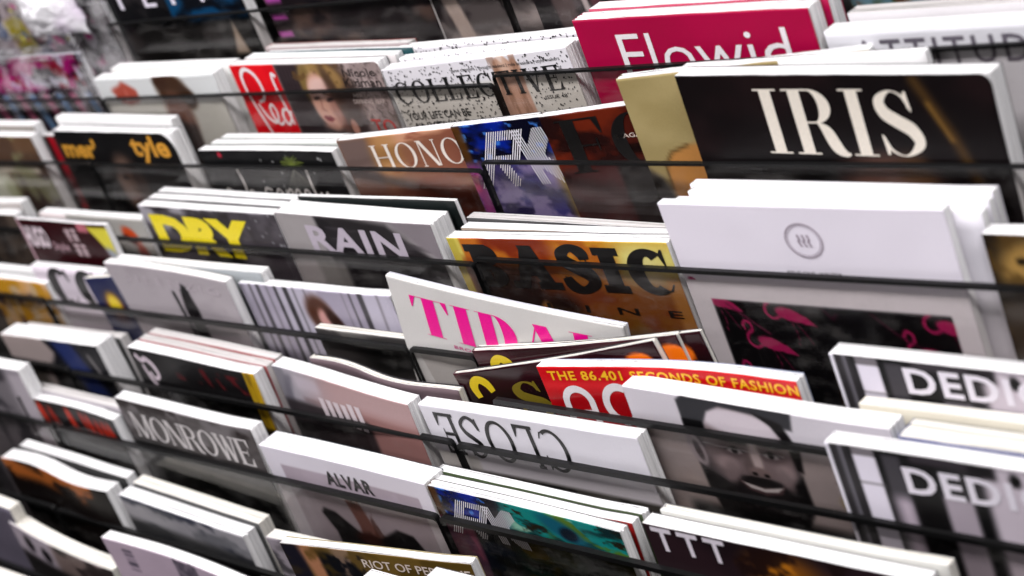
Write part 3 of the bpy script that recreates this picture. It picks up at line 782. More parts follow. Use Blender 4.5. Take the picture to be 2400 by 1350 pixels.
magazine('plant', 'black magazine with a sprouting plant and white handwritten title', .011, 3, a_, [(strokes(*leaf), (.42, .47, .20), 'plant_print'), (strokes(*root_), (.42, .42, .36), 'plant_print'), (strokes(
    [(28, 43, 2.6), (21, 41, 2.6), (18, 48, 2.6), (23, 54, 2.6), (30, 50, 2.6), (28, 42, 2.6)], [(50, 20, 4.2), (52, 33, 3.2), (50, 55, 2.6), (54, 45, 2.4), (60, 42, 2.4), (64, 47, 2.4), (64, 55, 2.4)],
    [(92, 41, 2.4), (84, 39, 2.6), (80, 46, 2.6), (85, 53, 2.4), (93, 50, 2.4)], [(100, 41, 2.4), (97, 48, 2.4), (102, 53, 2.4), (108, 47, 2.4), (104, 40, 2.4), (100, 41, 2.4)],
    [(114, 40, 2.4), (114, 54, 2.4), (116, 43, 2.4), (122, 40, 2.4), (124, 54, 2.4), (127, 43, 2.4), (133, 40, 2.4), (136, 54, 2.4)], [(141, 47, 2.2), (149, 44, 2.2), (145, 39, 2.2), (140, 46, 2.2), (144, 54, 2.2), (151, 51, 2.2)],
    [(158, 17, 4), (157, 37, 3), (160, 54, 2.4)], [(166, 41, 2.4), (169, 49, 2.4), (176, 41, 2.4), (174, 55, 2.4)]), (.82, .81, .80))], step=1.3, vh=80)
copies(2, 'plant', 'the black magazine with a plant', .009, 3, (.6, .62, .6), first=.0125, step=(.006, .0008), wadd=.012)
def a_(A):
    A.fill((.36, .27, .25)); A.rect(0, 0, 34, 110, (.44, .37, .34), 6)
    A.grad((.52, .36, .26), (.50, .28, .22), 30, 0, 180, 40); A.rect(-1, -1, 36, 110, (.40, .33, .31), 5)
    A.cloud((.78, .58, .46), .012, .06, .45, .66, 5, .9, sstep(36, 50, A.S), -1.3); A.cloud((.46, .22, .16), .02, .09, .5, .64, 9, .8, sstep(40, 60, A.S), -1.3); A.ell(52, 16, 16, 26, (.62, .46, .24), .6, 10, .6)
    A.rect(0, 38, 300, 120, (.56, .42, .36), 8, .5); A.rect(0, 52, 300, 130, (.26, .12, .09), 9, .95); A.cloud((.40, .24, .18), .03, .05, .5, .7, 12, .6, sstep(46, 60, A.T))
magazine('hono', 'copper-toned hair magazine with slim white serif title', .0115, 3, a_, letters('HONOR', (36, 8, 168, 32), (.90, .86, .82), .13, .035, .07, .14), step=1.3, vh=100, spine=(.5, .42, .38))
def rkart(A, green=False):
    A.fill((.03, .03, .10)); A.cloud((.03, .12, .52), .028, .06, .42, .6, 3, 1); A.cloud((.25, .50, .85), .12, .22, .60, .72, 8, .8); A.cloud((.45, .26, .08), .05, .10, .58, .66, 13, .9, 1 - sstep(8, 24, A.S))
    A.rect(-1, -1, 9, 40, (.30, .18, .06), 3, .9)
    if not green:
        A.rect(0, 33, 300, 130, (.26, .22, .42), 6, .85); A.cloud((.52, .47, .62), .05, .07, .45, .65, 21, .9, sstep(30, 40, A.T)); A.cloud((.12, .10, .22), .03, .05, .5, .6, 25, .8, sstep(40, 54, A.T))
        A.rect(-1, 36, 12, 130, (.52, .18, .42), 5, .9); A.cloud((.75, .28, .42), .08, .06, .5, .7, 4, .9, (1 - sstep(8, 14, A.S)) * sstep(34, 44, A.T)); A.ell(104, 74, 14, 40, (.62, .50, .12), .5, -12, .8); A.ell(100, 48, 7, 20, (.66, .64, .42), .6, 0, .7)
def mR(u, v): return (u < .17) or (u < .5 and (v < .16 or .42 < v < .58)) or (.36 < u < .5 and v < .58) or (.22 < u < .52 and abs(v - (.5 + (u - .22) * 1.6)) < .12 and v > .5)
def mK(u, v): return (.56 < u < .70) or (u >= .68 and (abs((u - .68) / .32 - (.5 - v) * 2) < .42 or abs((u - .68) / .32 - (v - .45) * 1.8) < .42))
magazine('rk', 'vivid blue magazine with striped white capitals beside the copper hair one', .0065, 3, rkart, [(striped(mR, (20, 8, 96, 56), 32, .42, .55), (.88, .87, .90)), (striped(mK, (20, 8, 96, 56), 32, .42, -.25), (.88, .87, .90))], step=1.2, vh=110, spine=(.3, .2, .1), mat=GLOSSY)
def a_(A):
    A.fill((.26, .08, .05)); A.cloud((.40, .13, .06), .02, .03, .42, .65, 5, .8); A.cloud((.10, .04, .04), .02, .04, .52, .66, 15, .9); A.rect(60, 30, 300, 38, (.06, .03, .03), 3, .9)
    A.rect(0, 44, 300, 130, (.26, .15, .15), 6); A.rect(54, 44, 300, 130, (.11, .10, .10), 2.5); A.cloud((.20, .17, .17), .02, .05, .5, .7, 21, .6, sstep(44, 50, A.T))
magazine('fo', 'dark russet magazine with big black serif capitals beside the gold one', .009, 3, a_, letters('FO', (12, 5, 106, 49), (.045, .035, .035), .24, .03, .09, .12) + [(sans('MAGAZINE', (64, 21.5, 104, 25), .008), (.86, .80, .76), 'cover_line')], step=1.6, vh=110, mat=GLOSSY)
def a_(A):
    A.fill((.56, .50, .33)); A.cloud((.61, .55, .38), .02, .03, .4, .7, 5, .8)
    A.poly([(14, 90), (16, 70), (24, 60), (40, 55), (240, 40), (240, 140), (30, 140)], (.66, .46, .24), 2.5); A.line([(14, 90), (16, 70), (24, 60), (40, 55)], 2.4, (.30, .22, .10), 1.5, .8)
    A.poly([(-5, 68), (10, 80), (30, 140), (-5, 140)], (.14, .12, .11), 4)
magazine('gold', 'matte gold magazine overlapped by the big black one', .0095, 3, a_, mat=MATTE, step=2.2, vh=120, spine=(.62, .58, .46))
def a_(A):
    A.fill((.055, .035, .04)); A.cloud((.10, .06, .065), .012, .02, .45, .7, 5, .9); A.line([(186, 4), (204, 40), (214, 70)], 7, (.30, .21, .09), 5, .8); A.line([(192, 20), (203, 44)], 3, (.52, .38, .16), 2.5, .7)
    A.ell(150, 76, 34, 20, (.42, .30, .26), .5, 0, .9); A.ell(172, 72, 12, 16, (.34, .24, .14), .6, 0, .7); A.rect(0, 58, 110, 130, (.05, .045, .05), 4, .6)
magazine('iris', 'thick black magazine with large pale serif capitals next to gold', .0145, 3, a_, letters('IRIS', (62, 10, 184, 58), (.86, .83, .78), .20, .026, .10, .10), off=(0, 0, -.0012), step=1.8, vh=110, rc=8, spine=(.9, .9, .9))
magazine('irisb', 'plain white-edged magazine behind the big black and gold ones', .006, 3, flat((.8, .8, .8)), step=12, pages='white')

# ---------- tier 4
def a_(A): A.fill((.30, .26, .23)); A.cloud((.16, .13, .12), .02, .04, .45, .6, 4, .9)
magazine('brownl', 'dull brown magazine at the far left of tier four', .012, 4, a_, step=4)
copies(1, 'brownl', 'the dull brown magazine', .012, 4, (.6, .58, .57), first=.0135, step=(-.004, .006))
def a_(A):
    A.fill((.17, .03, .05)); A.rect(138, 4, 300, 130, (.80, .76, .25), .8, 1, .9); A.rect(122, 0, 142, 10, (.70, .40, .45), 1.5); A.ell(172, 34, 12, 6, (.55, .57, .60), .5, 30); A.rect(-1, -1, 3, 130, (.75, .60, .65), 1)
    for cx, cy in ((97, 16), (110, 15), (103, 33), (116, 33)):
        A.rect(cx - 5, cy - 7, cx + 5, cy - 4, (.80, .72, .74), 1); A.rect(cx - 5, cy - 1, cx + 5, cy + 1.6, (.80, .72, .74), 1); A.rect(cx - 1.2, cy - 8, cx + 1.2, cy + 7, (.80, .72, .74), 1); A.rect(cx - 5, cy + 4, cx + 5, cy + 6, (.78, .7, .72), 1)
magazine('hugo', 'dark maroon magazine with rounded white letters and a yellow corner', .007, 5, a_, sletters('HUGO', (4, 8, 50, 34), (.84, .78, .81), .05, .9) + [(sans('Style', (54, 25, 86, 38), .015), (.66, .52, .56), 'cover_line')], step=2.2)
magazine('hugob', 'white-edged magazine right behind the maroon one', .012, 4, flat((.72, .68, .68)), step=12)
def a_(A): A.fill((.66, .65, .63)); A.ell(116, 20, 14, 9, (.78, .28, .12), .3, 25); A.ell(112, 25, 12, 4, (.20, .05, .05), .4, 20); A.ell(126, 46, 10, 16, (.62, .24, .18), .4); A.rect(0, 32, 90, 100, (.2, .18, .17), 5)
magazine('orankiss', 'grey magazine with orange lips behind the yellow corner', .004, 4, a_, step=2.5)
def a_(A):
    A.fill((.27, .25, .27)); A.cloud((.62, .61, .64), .03, .07, .52, .66, 4, .9, 1 - sstep(20, 30, A.T)); A.cloud((.13, .11, .12), .03, .04, .48, .66, 7, .8); A.rect(176, 0, 300, 130, (.24, .22, .24), 5, .8); A.dots((.6, .6, .62), 12, .7, 1.4, 4, 170, 0, 224, 40); A.ell(120, 62, 26, 14, (.06, .06, .06), .5)
magazine('dry', 'grey magazine with heavy yellow capitals left of the hair cover', .0115, 4, a_, sletters('DRY', (12, 9, 176, 50), (.93, .85, .10), .06, .96), step=2, spine=(.85, .85, .85))
copies(2, 'dry', 'the grey magazine with yellow capitals', .0105, 4, (.3, .3, .3), first=.012, step=(.002, .0012))
def a_(A):
    A.fill((.50, .48, .49)); A.cloud((.66, .64, .65), .02, .03, .4, .65, 3, .8); A.rect(-1, -1, 54, 130, (.60, .58, .58), 10, .9)
    A.poly([(56, 0), (96, 0), (150, 4), (176, 22), (206, 38), (215, 60), (215, 130), (70, 130), (60, 60)], (.10, .09, .10), 4)
    A.cloud((.24, .22, .24), .02, .25, .58, .72, 12, .7, ((A.S > 66) & (A.S < 205)).astype(float), 1.5)
    for k in range(22): A.line([(66 + k * 4, 1), (96 + k * 5.4, 18 + k * .8), (130 + k * 6.4, 40 + k * 1.1)], .55, (.34, .31, .30), .5, .4)
    A.poly([(150, -4), (230, -4), (230, 44), (206, 34), (182, 20), (168, 8)], (.50, .47, .49), 3); A.rect(34, 44, 74, 130, (.46, .45, .44), 5, .9)
magazine('rain', 'very thick grey magazine with pale sans capitals over dark hair', .022, 4, a_, sletters('RAIN', (38, 10, 166, 36), (.72, .68, .73), .03, 1.08), step=1.2, vh=100, spine=(.66, .64, .65))
magazine('rain', 'thin black magazine standing behind the very thick grey one', .0045, 4, flat((.06, .08, .08)), off=(.0035, .0012, .0265), roll=1.7, step=12, back=(.04, .06, .06), spine=(.05, .05, .05), wadd=.004)
def a_(A):
    A.grad((.72, .40, .12), (.78, .56, .16), 0, 0, 225, 0); A.rect(-1, -1, 14, 130, (.80, .74, .34), 2); A.cloud((.46, .14, .05), .016, .03, .45, .6, 8, .95, sstep(30, 45, A.S) * (1 - sstep(100, 130, A.S))); A.cloud((.60, .28, .10), .02, .06, .5, .66, 11, .7)
    A.rect(180, 0, 300, 40, (.82, .80, .46), 14, .9); A.ell(205, 26, 18, 18, (.84, .80, .52), .6)
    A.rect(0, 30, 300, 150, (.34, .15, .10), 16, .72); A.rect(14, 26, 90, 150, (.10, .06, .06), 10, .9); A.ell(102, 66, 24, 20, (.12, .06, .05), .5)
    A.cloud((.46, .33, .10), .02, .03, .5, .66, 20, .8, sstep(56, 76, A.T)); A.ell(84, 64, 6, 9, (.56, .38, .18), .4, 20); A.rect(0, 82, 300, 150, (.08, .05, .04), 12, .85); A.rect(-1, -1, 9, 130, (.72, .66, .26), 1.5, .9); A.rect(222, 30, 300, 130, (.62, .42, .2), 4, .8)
magazine('basic', 'amber magazine with heavy black slab capitals', .012, 4, a_, letters('BASIC', (16, 3, 229, 46), (.055, .045, .045), .31, .17, .10, .09) + [(sans('LINE', (86, 56, 226, 62), .01, 2.6), (.07, .05, .04), 'cover_line')], roll=-1.0, off=(0, .003, 0), step=1.3, vh=120, spine=(.9, .9, .88), mat=GLOSSY)
magazine('basic', 'white-edged magazine just behind the amber slab-lettered one', .010, 4, flat((.5, .45, .4)), off=(.006, .005, .0128), roll=-2.0, step=12)
magazine('basic', 'grey-leaved magazine at the back of the amber one\'s pocket', .009, 4, flat((.2, .2, .2)), off=(.004, .008, .0235), roll=-3.4, pages='grey', step=12, back=(.8, .8, .8))
def flamingo(A, cx, cy, k, c):
    P_ = lambda *q: [(cx + a * k, cy + b * k) for a, b in q]
    A.ell(cx, cy, 11 * k, 5 * k, c, .15, 14); A.poly(P_((4, -3), (14, 1), (21, 8), (12, 7), (4, 5)), c, .8)
    A.line(catmull(P_((-8, 2), (-14, 4), (-19, 0), (-18, -6), (-13, -10), (-13, -15), (-17, -17), (-20, -13)), 5), 2.3 * k, c, .6); A.line(P_((-20, -14), (-19, -10)), 1.2 * k, c, .5)
    A.line(P_((0, 4), (3, 16), (1, 24)), .8 * k, c, .5, .6); A.line(P_((3, 4), (9, 14), (13, 22)), .8 * k, c, .5, .6)
def a_(A):
    A.fill((.85, .83, .87)); A.rect(18, 75, 211, 200, (.035, .03, .04), .6); mg = (.62, .10, .32)
    for cx, cy in ((58, 108), (82, 83), (190, 106), (208, 84), (130, 70), (45, 142), (22, 76)): 
        if cx == 130: continue
        flamingo(A, cx, cy, 1.0, mg)
    A.line([(30, 78), (46, 90), (60, 100)], 2.2, (.40, .07, .22), .8, .7); A.line([(150, 78), (166, 92), (180, 100)], 1.6, (.32, .06, .18), .8, .7); A.line([(112, 77), (118, 84), (122, 80)], 1.6, (.34, .06, .2), .8, .6)
    A.poly([(104, 124), (120, 118), (140, 122), (150, 150), (150, 200), (96, 200), (104, 140)], (.24, .13, .03), 2); A.rect(-5, 70, 18, 200, (.85, .83, .85), .6); A.rect(211, 70, 300, 200, (.85, .83, .85), .6); A.rect(0, 60, 300, 75, (.85, .83, .85), .6)
ring = [(0, band(0, 0, 1, 1, 0, 360, .07, .07, 48)), (0, band(0, 0, .86, .86, 0, 360, .03, .03, 48)), (0, [[(-.34 + i * .26, .34), (-.22 + i * .26, .34), (-.16 + i * .26, .05), (-.24 + i * .26, -.08), (-.12 + i * .26, -.34), (-.24 + i * .26, -.34), (-.36 + i * .26, -.05), (-.28 + i * .26, .08)] for i in range(3)])]
magazine('mmm', 'plain white magazine with round grey emblem, frontmost of its stack', .007, 4, a_, [(fit(ring, (101, 12, 131, 38)), (.60, .55, .60), 'emblem'),
         (sans('ISSUE ONE  WINTER', (94, 48, 138, 51), .0), (.2, .19, .2), 'cover_line')], mat=MATTE, step=1.3, vh=170, back=(.85, .84, .86), spine=(.86, .85, .88))
magazine('mmm2', 'second white magazine of the round-emblem stack, shifted sideways', .008, 4, flat((.84, .83, .86)), step=12, back=(.84, .83, .86), off=(.004, -.002, .0012))
magazine('mmm2', 'third white magazine of the round-emblem stack', .007, 4, flat((.84, .83, .86)), step=12, back=(.84, .83, .86), off=(.012, .0008, .0105), wadd=-.008)
magazine('mmm2', 'rearmost white magazine of the round-emblem stack', .008, 4, flat((.84, .83, .86)), step=12, back=(.84, .83, .86), off=(.008, .0018, .0185), wadd=-.006)
def a_(A): A.fill((.12, .09, .06)); A.ell(28, 26, 22, 22, (.60, .47, .25), .4); A.ell(22, 18, 4, 3, (.08, .06, .04), .4); A.ell(40, 20, 5, 3, (.08, .06, .04), .4); A.cloud((.30, .22, .10), .06, .06, .5, .65, 5, .8); A.rect(0, 34, 300, 130, (.25, .21, .17), 6)
magazine('brown4', 'brown magazine with golden face right of the round-emblem stack', .013, 4, a_, step=2.4, vh=130)

# ---------- tier 5
def a_(A): A.fill((.70, .60, .46)); A.cloud((.70, .50, .10), .05, .07, .42, .56, 4, .95); A.cloud((.30, .22, .28), .07, .08, .58, .66, 9, .9); A.cloud((.80, .62, .44), .06, .05, .55, .66, 12, .7)
magazine('yel', 'magazine with ochre mosaic picture at the far left', .010, 5, a_, step=2.5)
copies(1, 'yel', 'the ochre mosaic magazine', .010, 5, (.7, .7, .7), first=.0115, step=(0.004, .006))
magazine('gq5', 'pale magazine with fat black curved letters beside the ochre one', .010, 5, flat((.80, .76, .80)), letters('CC', (24, 0, 128, 46), (.07, .065, .07), .34, .14, .05, .16), step=8)
def a_(A): A.fill((.03, .07, .26)); A.ell(34, 30, 13, 12, (.80, .68, .10), .5); A.ell(34, 36, 20, 18, (.45, .16, .08), .6, 0, .6); A.ell(34, 31, 11, 10, (.84, .74, .14), .4)
magazine('blue5', 'small navy booklet with a yellow disc', .006, 5, a_, off=(0, 0, -.0005), step=2, pages='cream')
def a_(A):
    A.fill((.60, .57, .59)); A.cloud((.66, .63, .65), .02, .02, .4, .6, 4, .7)
    A.ell(122, 22, 7, 8, (.05, .05, .06), .3); A.poly([(114, 24), (128, 22), (133, 40), (132, 90), (112, 90), (110, 40)], (.06, .05, .06), 2); A.line([(101, 26), (104, 50), (108, 80)], 5.5, (.06, .06, .07), 1.5)
magazine('slp', 'warm grey magazine with a small dark figure', .010, 5, a_, [(sans('SILENZIO', (26, 10.5, 186, 19), .0, 1.5), (.70, .66, .69))], bend=lambda s, t: .003 * np.sin(np.pi * s / 205), step=2)
magazine('slpb', 'white magazine behind the warm grey one with a figure', .011, 5, flat((.55, .57, .58)), step=12)
def a_(A):
    A.fill((.72, .70, .76)); A.cloud((.60, .57, .64), .03, .01, .4, .65, 3, .8)
    for x, wd, c in ((14, 4, .35), (25, 6, .25), (40, 3, .45), (52, 5, .18), (66, 7, .14), (80, 3, .4), (96, 3, .5), (150, 2, .5), (160, 3, .3), (172, 7, .22), (196, 3, .5)): A.rect(x, -5, x + wd, 130, (c, c * .96, c * 1.02), 1.6, .9, -.05)
    A.ell(108, 26, 19, 20, (.30, .17, .12), .3, -25); A.ell(113, 33, 10, 13, (.80, .60, .58), .3, -15); A.ell(126, 32, 8, 16, (.20, .12, .10), .4, -35)
magazine('stripe', 'magazine with lilac curtain folds and a girl\'s forehead', .011, 5, a_, step=1.6, vh=80)
def a_(A): A.fill((.40, .39, .38)); A.cloud((.20, .19, .19), .02, .04, .45, .6, 4, .8); A.ell(90, 24, 40, 14, (.10, .10, .10), .5)
magazine('low5', 'short grey magazine low in front of the curtain-fold one', .008, 5, a_, step=2.5, pages='cream', off=(0, 0, 0), wadd=-.1)
tb = lambda s, t: -.0035 * np.sin(np.pi * np.clip(s / 257, 0, 1)) * (1 - .0 * t)
magazine('tidal', 'tilted pale magazine with hot-pink serif capitals', .006, 5, flat((.80, .79, .78), .02), [
    *letters('TIDAL', (21, 13.5, 216, 49), (.93, .0, .56), .30, .012, .09, .10), (sans('BROAD COLLECTION', (57, 53, 150, 56), .0, 1.1), (.80, .1, .5), 'cover_line')], bend=tb, step=2, spine=(.82, .81, .82), back=(.80, .80, .84))
def sart(seed):
    def f(A):
        A.fill((.15, .04, .065)); A.cloud((.30, .14, .17), .015, .10, .5, .75, seed, .6, None, -.6); A.rect(0, 20, 300, 130, (.07, .04, .04), 6, .7)
        A.ell(200, 17, 14, 10, (.95, .45, .06), .12)
    return f
sl = strokes([(28, 28, 8), (20, 22, 8.5), (20, 12, 8), (30, 8, 7), (41, 12, 8), (42, 20, 7)])
def smt(s): return [(strokes([(20 + s, 24, 7), (19 + s, 14, 9), (27 + s, 8, 7), (36 + s, 12, 9), (39 + s, 20, 7)]), (.87, .76, .12)), (serif('SSS', (62 + s, 14, 190 + s, 48), .22, .05, .05, .2), (.46, .40, .10), 'cover_line')]
sb = lambda s, t: -.004 * np.sin(np.pi * np.clip(s / 225, 0, 1))
magazine('s1', 'upper maroon magazine with yellow script S, tilted behind the red one', .0055, 5, sart(4), smt(0), bend=sb, pages='cream', step=1.8, spine=(.3, .1, .14), mat=GLOSSY, off=(0, 0, 0))
magazine('s1b', 'rear copy of the maroon script magazine with orange disc', .0038, 5, sart(9), bend=sb, pages='cream', step=2.5, spine=(.3, .1, .14), mat=GLOSSY, off=(0, 0, 0))
magazine('s2', 'lower maroon magazine with yellow script S, leaning against the red one', .0055, 5, sart(6), smt(-2), bend=sb, pages='cream', step=1.8, spine=(.3, .1, .14), mat=GLOSSY, off=(0, .001, 0))
def a_(A):
    A.fill((.76, .05, .09)); A.rect(0, 13, 300, 20, (.82, .16, .18), 3, .7); A.rect(0, 24, 300, 130, (.56, .03, .06), 10, .8); A.cloud((.86, .25, .27), .012, .03, .55, .7, 7, .4)
ab = lambda s, t: .008 * np.sin(np.pi * np.clip(s / 247, 0, 1)) ** 1.3
magazine('ac', 'red bowed magazine with yellow headline and rounded white letters', .0105, 5, a_, [
    (sans('THE 86.401 SECONDS OF FASHION', (8, 3.5, 224, 11.5), .022, 1.12), (.95, .72, .08)),
    ([(0, band(27, 31, 14, 15, 180, 360, 5.5, 6, 20)), (1, rct(13, 31, 18.5, 50)), (2, rct(35.5, 31, 41, 50)), (3, rct(18.5, 37, 35.5, 41.5))], (.88, .86, .87), 'title_letter'), ([(0, band(64, 32, 16, 18, 60, 300, 6, 6.5, 26))], (.88, .86, .87), 'title_letter'),
    (sans('A', (74, 26, 77.5, 30), .0), (.75, .45, .35), 'cover_line')], bend=ab, step=1.8, back=(.55, .58, .68), spine=(.92, .92, .92), mat=GLOSSY)
def a_(A):
    A.fill((.80, .78, .81)); A.rect(0, 30, 300, 130, (.60, .55, .54), 12, .8); A.cloud((.72, .66, .64), .01, .04, .45, .7, 5, .8, sstep(26, 40, A.T))
    A.ell(94, 40, 45, 46, (.24, .22, .23), .05, -6)                       # head
    A.ell(98, 36, 38, 42, (.50, .44, .45), .12, -6); A.ell(74, 44, 16, 22, (.44, .39, .40), .5, 0, .8)
    A.ell(98, 16, 36, 11, (.82, .78, .81), .25, 3)                          # forehead
    A.poly([(47, 4), (60, -6), (146, -6), (142, 14), (128, 13), (112, 6), (84, 4), (72, 10), (66, 20), (65, 30), (47, 31)], (.20, .20, .215), 1.5)
    A.rect(47, 19, 65, 31, (.035, .035, .04), 1.5); A.poly([(112, 4), (134, 10), (143, 30), (141, 48), (136, 46), (134, 28), (124, 13)], (.07, .06, .065), 1.5)
    A.ell(52, 44, 7, 14, (.60, .56, .58), .2, -12); A.ell(53, 45, 3, 8, (.28, .25, .26), .4, -12)
    A.ell(84, 30.5, 14, 2.6, (.13, .11, .11), .4, 5); A.ell(119, 29.5, 11, 2.4, (.13, .11, .11), .4, -3)                 # brows
    for ex, ey in ((86, 39), (117, 38)):
        A.ell(ex, ey, 11, 6, (.36, .31, .32), .5, 0, .9); A.ell(ex, ey, 7, 2.6, (.66, .63, .64), .35); A.ell(ex, ey, 2.8, 2.6, (.05, .05, .05), .3); A.line([(ex - 8, ey), (ex, ey - 3), (ex + 8, ey)], 1.2, (.08, .07, .07), .6)
    A.line([(60, 37), (74, 38), (98, 38), (106, 38), (128, 37)], 1.0, (.78, .76, .77), .5, .6)                             # spectacles
    A.ell(103, 44, 4.5, 14, (.76, .70, .70), .5); A.ell(95, 50, 4, 9, (.40, .35, .35), .5, 8, .8); A.ell(103, 54, 9, 4, (.50, .43, .43), .4); A.ell(98, 56, 2.4, 1.4, (.08, .07, .07), .4); A.ell(108, 56, 2.4, 1.4, (.08, .07, .07), .4)
    A.ell(76, 51, 10, 6, (.66, .59, .60), .5, 0, .8); A.ell(126, 50, 8, 6, (.62, .55, .56), .5, 0, .8)
    A.poly([(50, 56), (60, 62), (72, 68), (84, 62), (94, 60), (112, 60), (122, 63), (132, 58), (139, 50), (141, 78), (128, 100), (60, 100), (52, 78)], (.085, .078, .083), 2.2); A.ell(102, 72, 26, 12, (.16, .145, .15), .5, 0, .7); A.ell(102, 61, 17, 2.6, (.12, .11, .115), .4)
    A.ell(78, 58, 6, 10, (.52, .46, .47), .5, 20, .8); A.ell(124, 57, 5, 9, (.50, .44, .45), .5, -20, .8); A.poly([(80, 63), (90, 66), (102, 67), (114, 65.5), (122, 62), (116, 70), (102, 73.5), (88, 71)], (.30, .23, .24), .8); A.poly([(84, 65), (102, 68), (119, 64), (113, 68.6), (102, 70.6), (90, 69)], (.80, .77, .77), .7); A.cloud((.22, .2, .21), .3, .5, .55, .7, 6, .6, sstep(70, 76, A.T) * (np.abs(A.S - 95) < 40))
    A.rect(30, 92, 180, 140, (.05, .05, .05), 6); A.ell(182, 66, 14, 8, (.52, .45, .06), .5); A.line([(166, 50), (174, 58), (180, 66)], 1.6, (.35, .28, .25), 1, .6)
magazine('port', 'white magazine with black-and-white bearded portrait', .0155, 5, a_, step=1.0, vh=130, back=(.8, .8, .8), spine=(.88, .87, .89))
def dart(A):
    A.fill((.05, .05, .055)); A.cloud((.20, .19, .20), .02, .01, .45, .65, 4, .8); A.rect(-1, -1, 3, 130, (.85, .84, .88), .5); A.rect(9, -5, 12, 130, (.40, .39, .42), 1)
    A.rect(19, 6, 35, 130, (.86, .84, .89), 1); A.rect(19, 0, 35, 6, (.45, .43, .45), 1); A.rect(19, 26, 36, 27.2, (.5, .48, .5), .6); A.rect(40, 3, 53, 130, (.24, .23, .25), 1.5); A.rect(41, 34, 54, 130, (.70, .65, .70), 6); A.rect(54, -2, 76, 130, (.05, .045, .05), 1.5)
    A.rect(77, 28, 97, 130, (.64, .60, .64), 2); A.rect(60, -1, 116, 6, (.20, .18, .2), 2); A.rect(98, 30, 108, 130, (.04, .04, .045), 1.5); A.rect(108, 0, 150, 130, (.76, .72, .76), 4); A.rect(100, 0, 118, 10, (.1, .09, .1), 2.5)
    A.ell(130, 8, 4, 5, (.06, .06, .06), .3); A.ell(140, 34, 5, 5, (.06, .06, .07), .3); A.rect(136, 38, 142, 130, (.08, .08, .09), 1.2)
DT = sletters('DEDICATE', (53, 9.5, 214, 29.5), (.88, .86, .90), .028, 1.12)
magazine('ded1', 'upper black-and-white striped magazine with bold white capitals', .013, 5, dart, sletters('DEDICATE', (53, 4.5, 214, 24), (.88, .86, .90), .028, 1.12), roll=-.3, step=1.8, vh=100, spine=(.86, .86, .87), back=(.8, .8, .8))
magazine('cream', 'cream-leaved magazine below the upper striped one', .0095, 5, flat((.72, .70, .64)), off=(.0, .0, 0), step=12, pages='cream', spine=(.8, .78, .72))
magazine('bluew', 'thick white-leaved magazine with blue cover edge', .0195, 5, flat((.07, .13, .40)), step=12, spine=(.2, .26, .5), pages='cream')

# ---------- tier 6
def a_(A): A.fill((.60, .55, .54)); A.poly([(86, -4), (240, -4), (240, 130), (70, 130), (78, 36), (96, 24), (104, 16)], (.07, .07, .09), 4); A.rect(106, -2, 150, 130, (.14, .19, .40), 10, .9, .5); A.rect(0, 36, 60, 130, (.3, .28, .26), 8); A.rect(168, 12, 174, 40, (.55, .53, .53), 2, .8, .4)
magazine('art6', 'pale and navy picture magazine with thick grey fore-edge', .022, 6, a_, step=2.5, back=(.3, .3, .3))
magazine('art6', 'grey magazine behind the pale and navy one', .011, 6, flat((.25, .25, .25)), off=(.004, -.006, .0235), step=12, pages='grey')
def a_(A):
    A.fill((.10, .095, .10)); A.rect(0, 20, 300, 130, (.04, .035, .04), 8, .8); A.cloud((.36, .09, .11), .10, .06, .55, .66, 9, .9, ((A.S > 70) & (A.S < 186) & (A.T > 7) & (A.T < 26)).astype(float), .6)  # cover darkened downwards: the dark of the pocket is painted in
    A.rect(186, -1, 300, 60, (.72, .58, .10), 1.2); A.cloud((.40, .30, .06), .3, .02, .5, .62, 3, .7, sstep(186, 190, A.S))
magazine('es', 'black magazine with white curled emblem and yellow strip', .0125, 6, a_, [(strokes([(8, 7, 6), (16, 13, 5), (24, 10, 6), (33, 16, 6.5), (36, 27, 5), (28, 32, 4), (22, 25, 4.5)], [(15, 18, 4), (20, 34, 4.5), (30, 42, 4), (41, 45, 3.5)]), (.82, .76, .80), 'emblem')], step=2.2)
copies(2, 'es', 'the black magazine with curled emblem', .0095, 6, (.55, .3, .3), first=.0142, step=(.003, .0006), pages='grey')
def a_(A):
    A.grad((.62, .60, .63), (.68, .56, .56), 20, 0, 90, 10); A.rect(-1, -1, 14, 130, (.46, .45, .48), 3, .9); A.rect(16, 6, 26, 60, (.40, .39, .43), 4, .8, -.4); A.rect(26, 4, 60, 20, (.74, .70, .74), 6, .7)
    A.rect(30, 28, 190, 31, (.34, .24, .24), 4, .7); A.rect(100, 24, 300, 130, (.56, .38, .36), 8, .7); A.rect(0, 33, 120, 130, (.16, .14, .15), 4, .9)
magazine('nui', 'dusty pink magazine with white upright bars for a title', .0145, 6, a_, [(quads([[(54 + i * 10.5 + 0, 22 - (i > 3) * 3), (61 + i * 10.5, 22 - (i > 3) * 3), (61 + i * 10.5 + 1, 44), (54 + i * 10.5 + 1, 44)]]), (.80, .75, .77), 'title_letter') for i in range(6)], step=1.6, off=(0, 0, 0), bend=lambda s, t: .004 * np.cos(np.pi * np.clip(s / 186, 0, 1)), spine=(.85, .84, .85), back=(.2, .2, .22))
cb = lambda s, t: .004 * np.sin(2.2 * np.pi * np.clip(s / 185, 0, 1) + .4)
magazine('curv', 'warped white magazine with dusty pink cover behind the barred-title one', .0065, 6, flat((.40, .34, .36)), bend=cb, step=6, pages='cream', back=(.14, .14, .17), spine=(.86, .85, .82), off=(0, .001, .0015))
def a_(A):
    A.fill((.84, .83, .86)); A.rect(0, 58, 300, 130, (.30, .29, .27), 1); A.cloud((.12, .12, .11), .05, .03, .45, .6, 4, .9, sstep(58, 60, A.T)); A.rect(0, 44, 46, 58, (.8, .79, .78), 1)
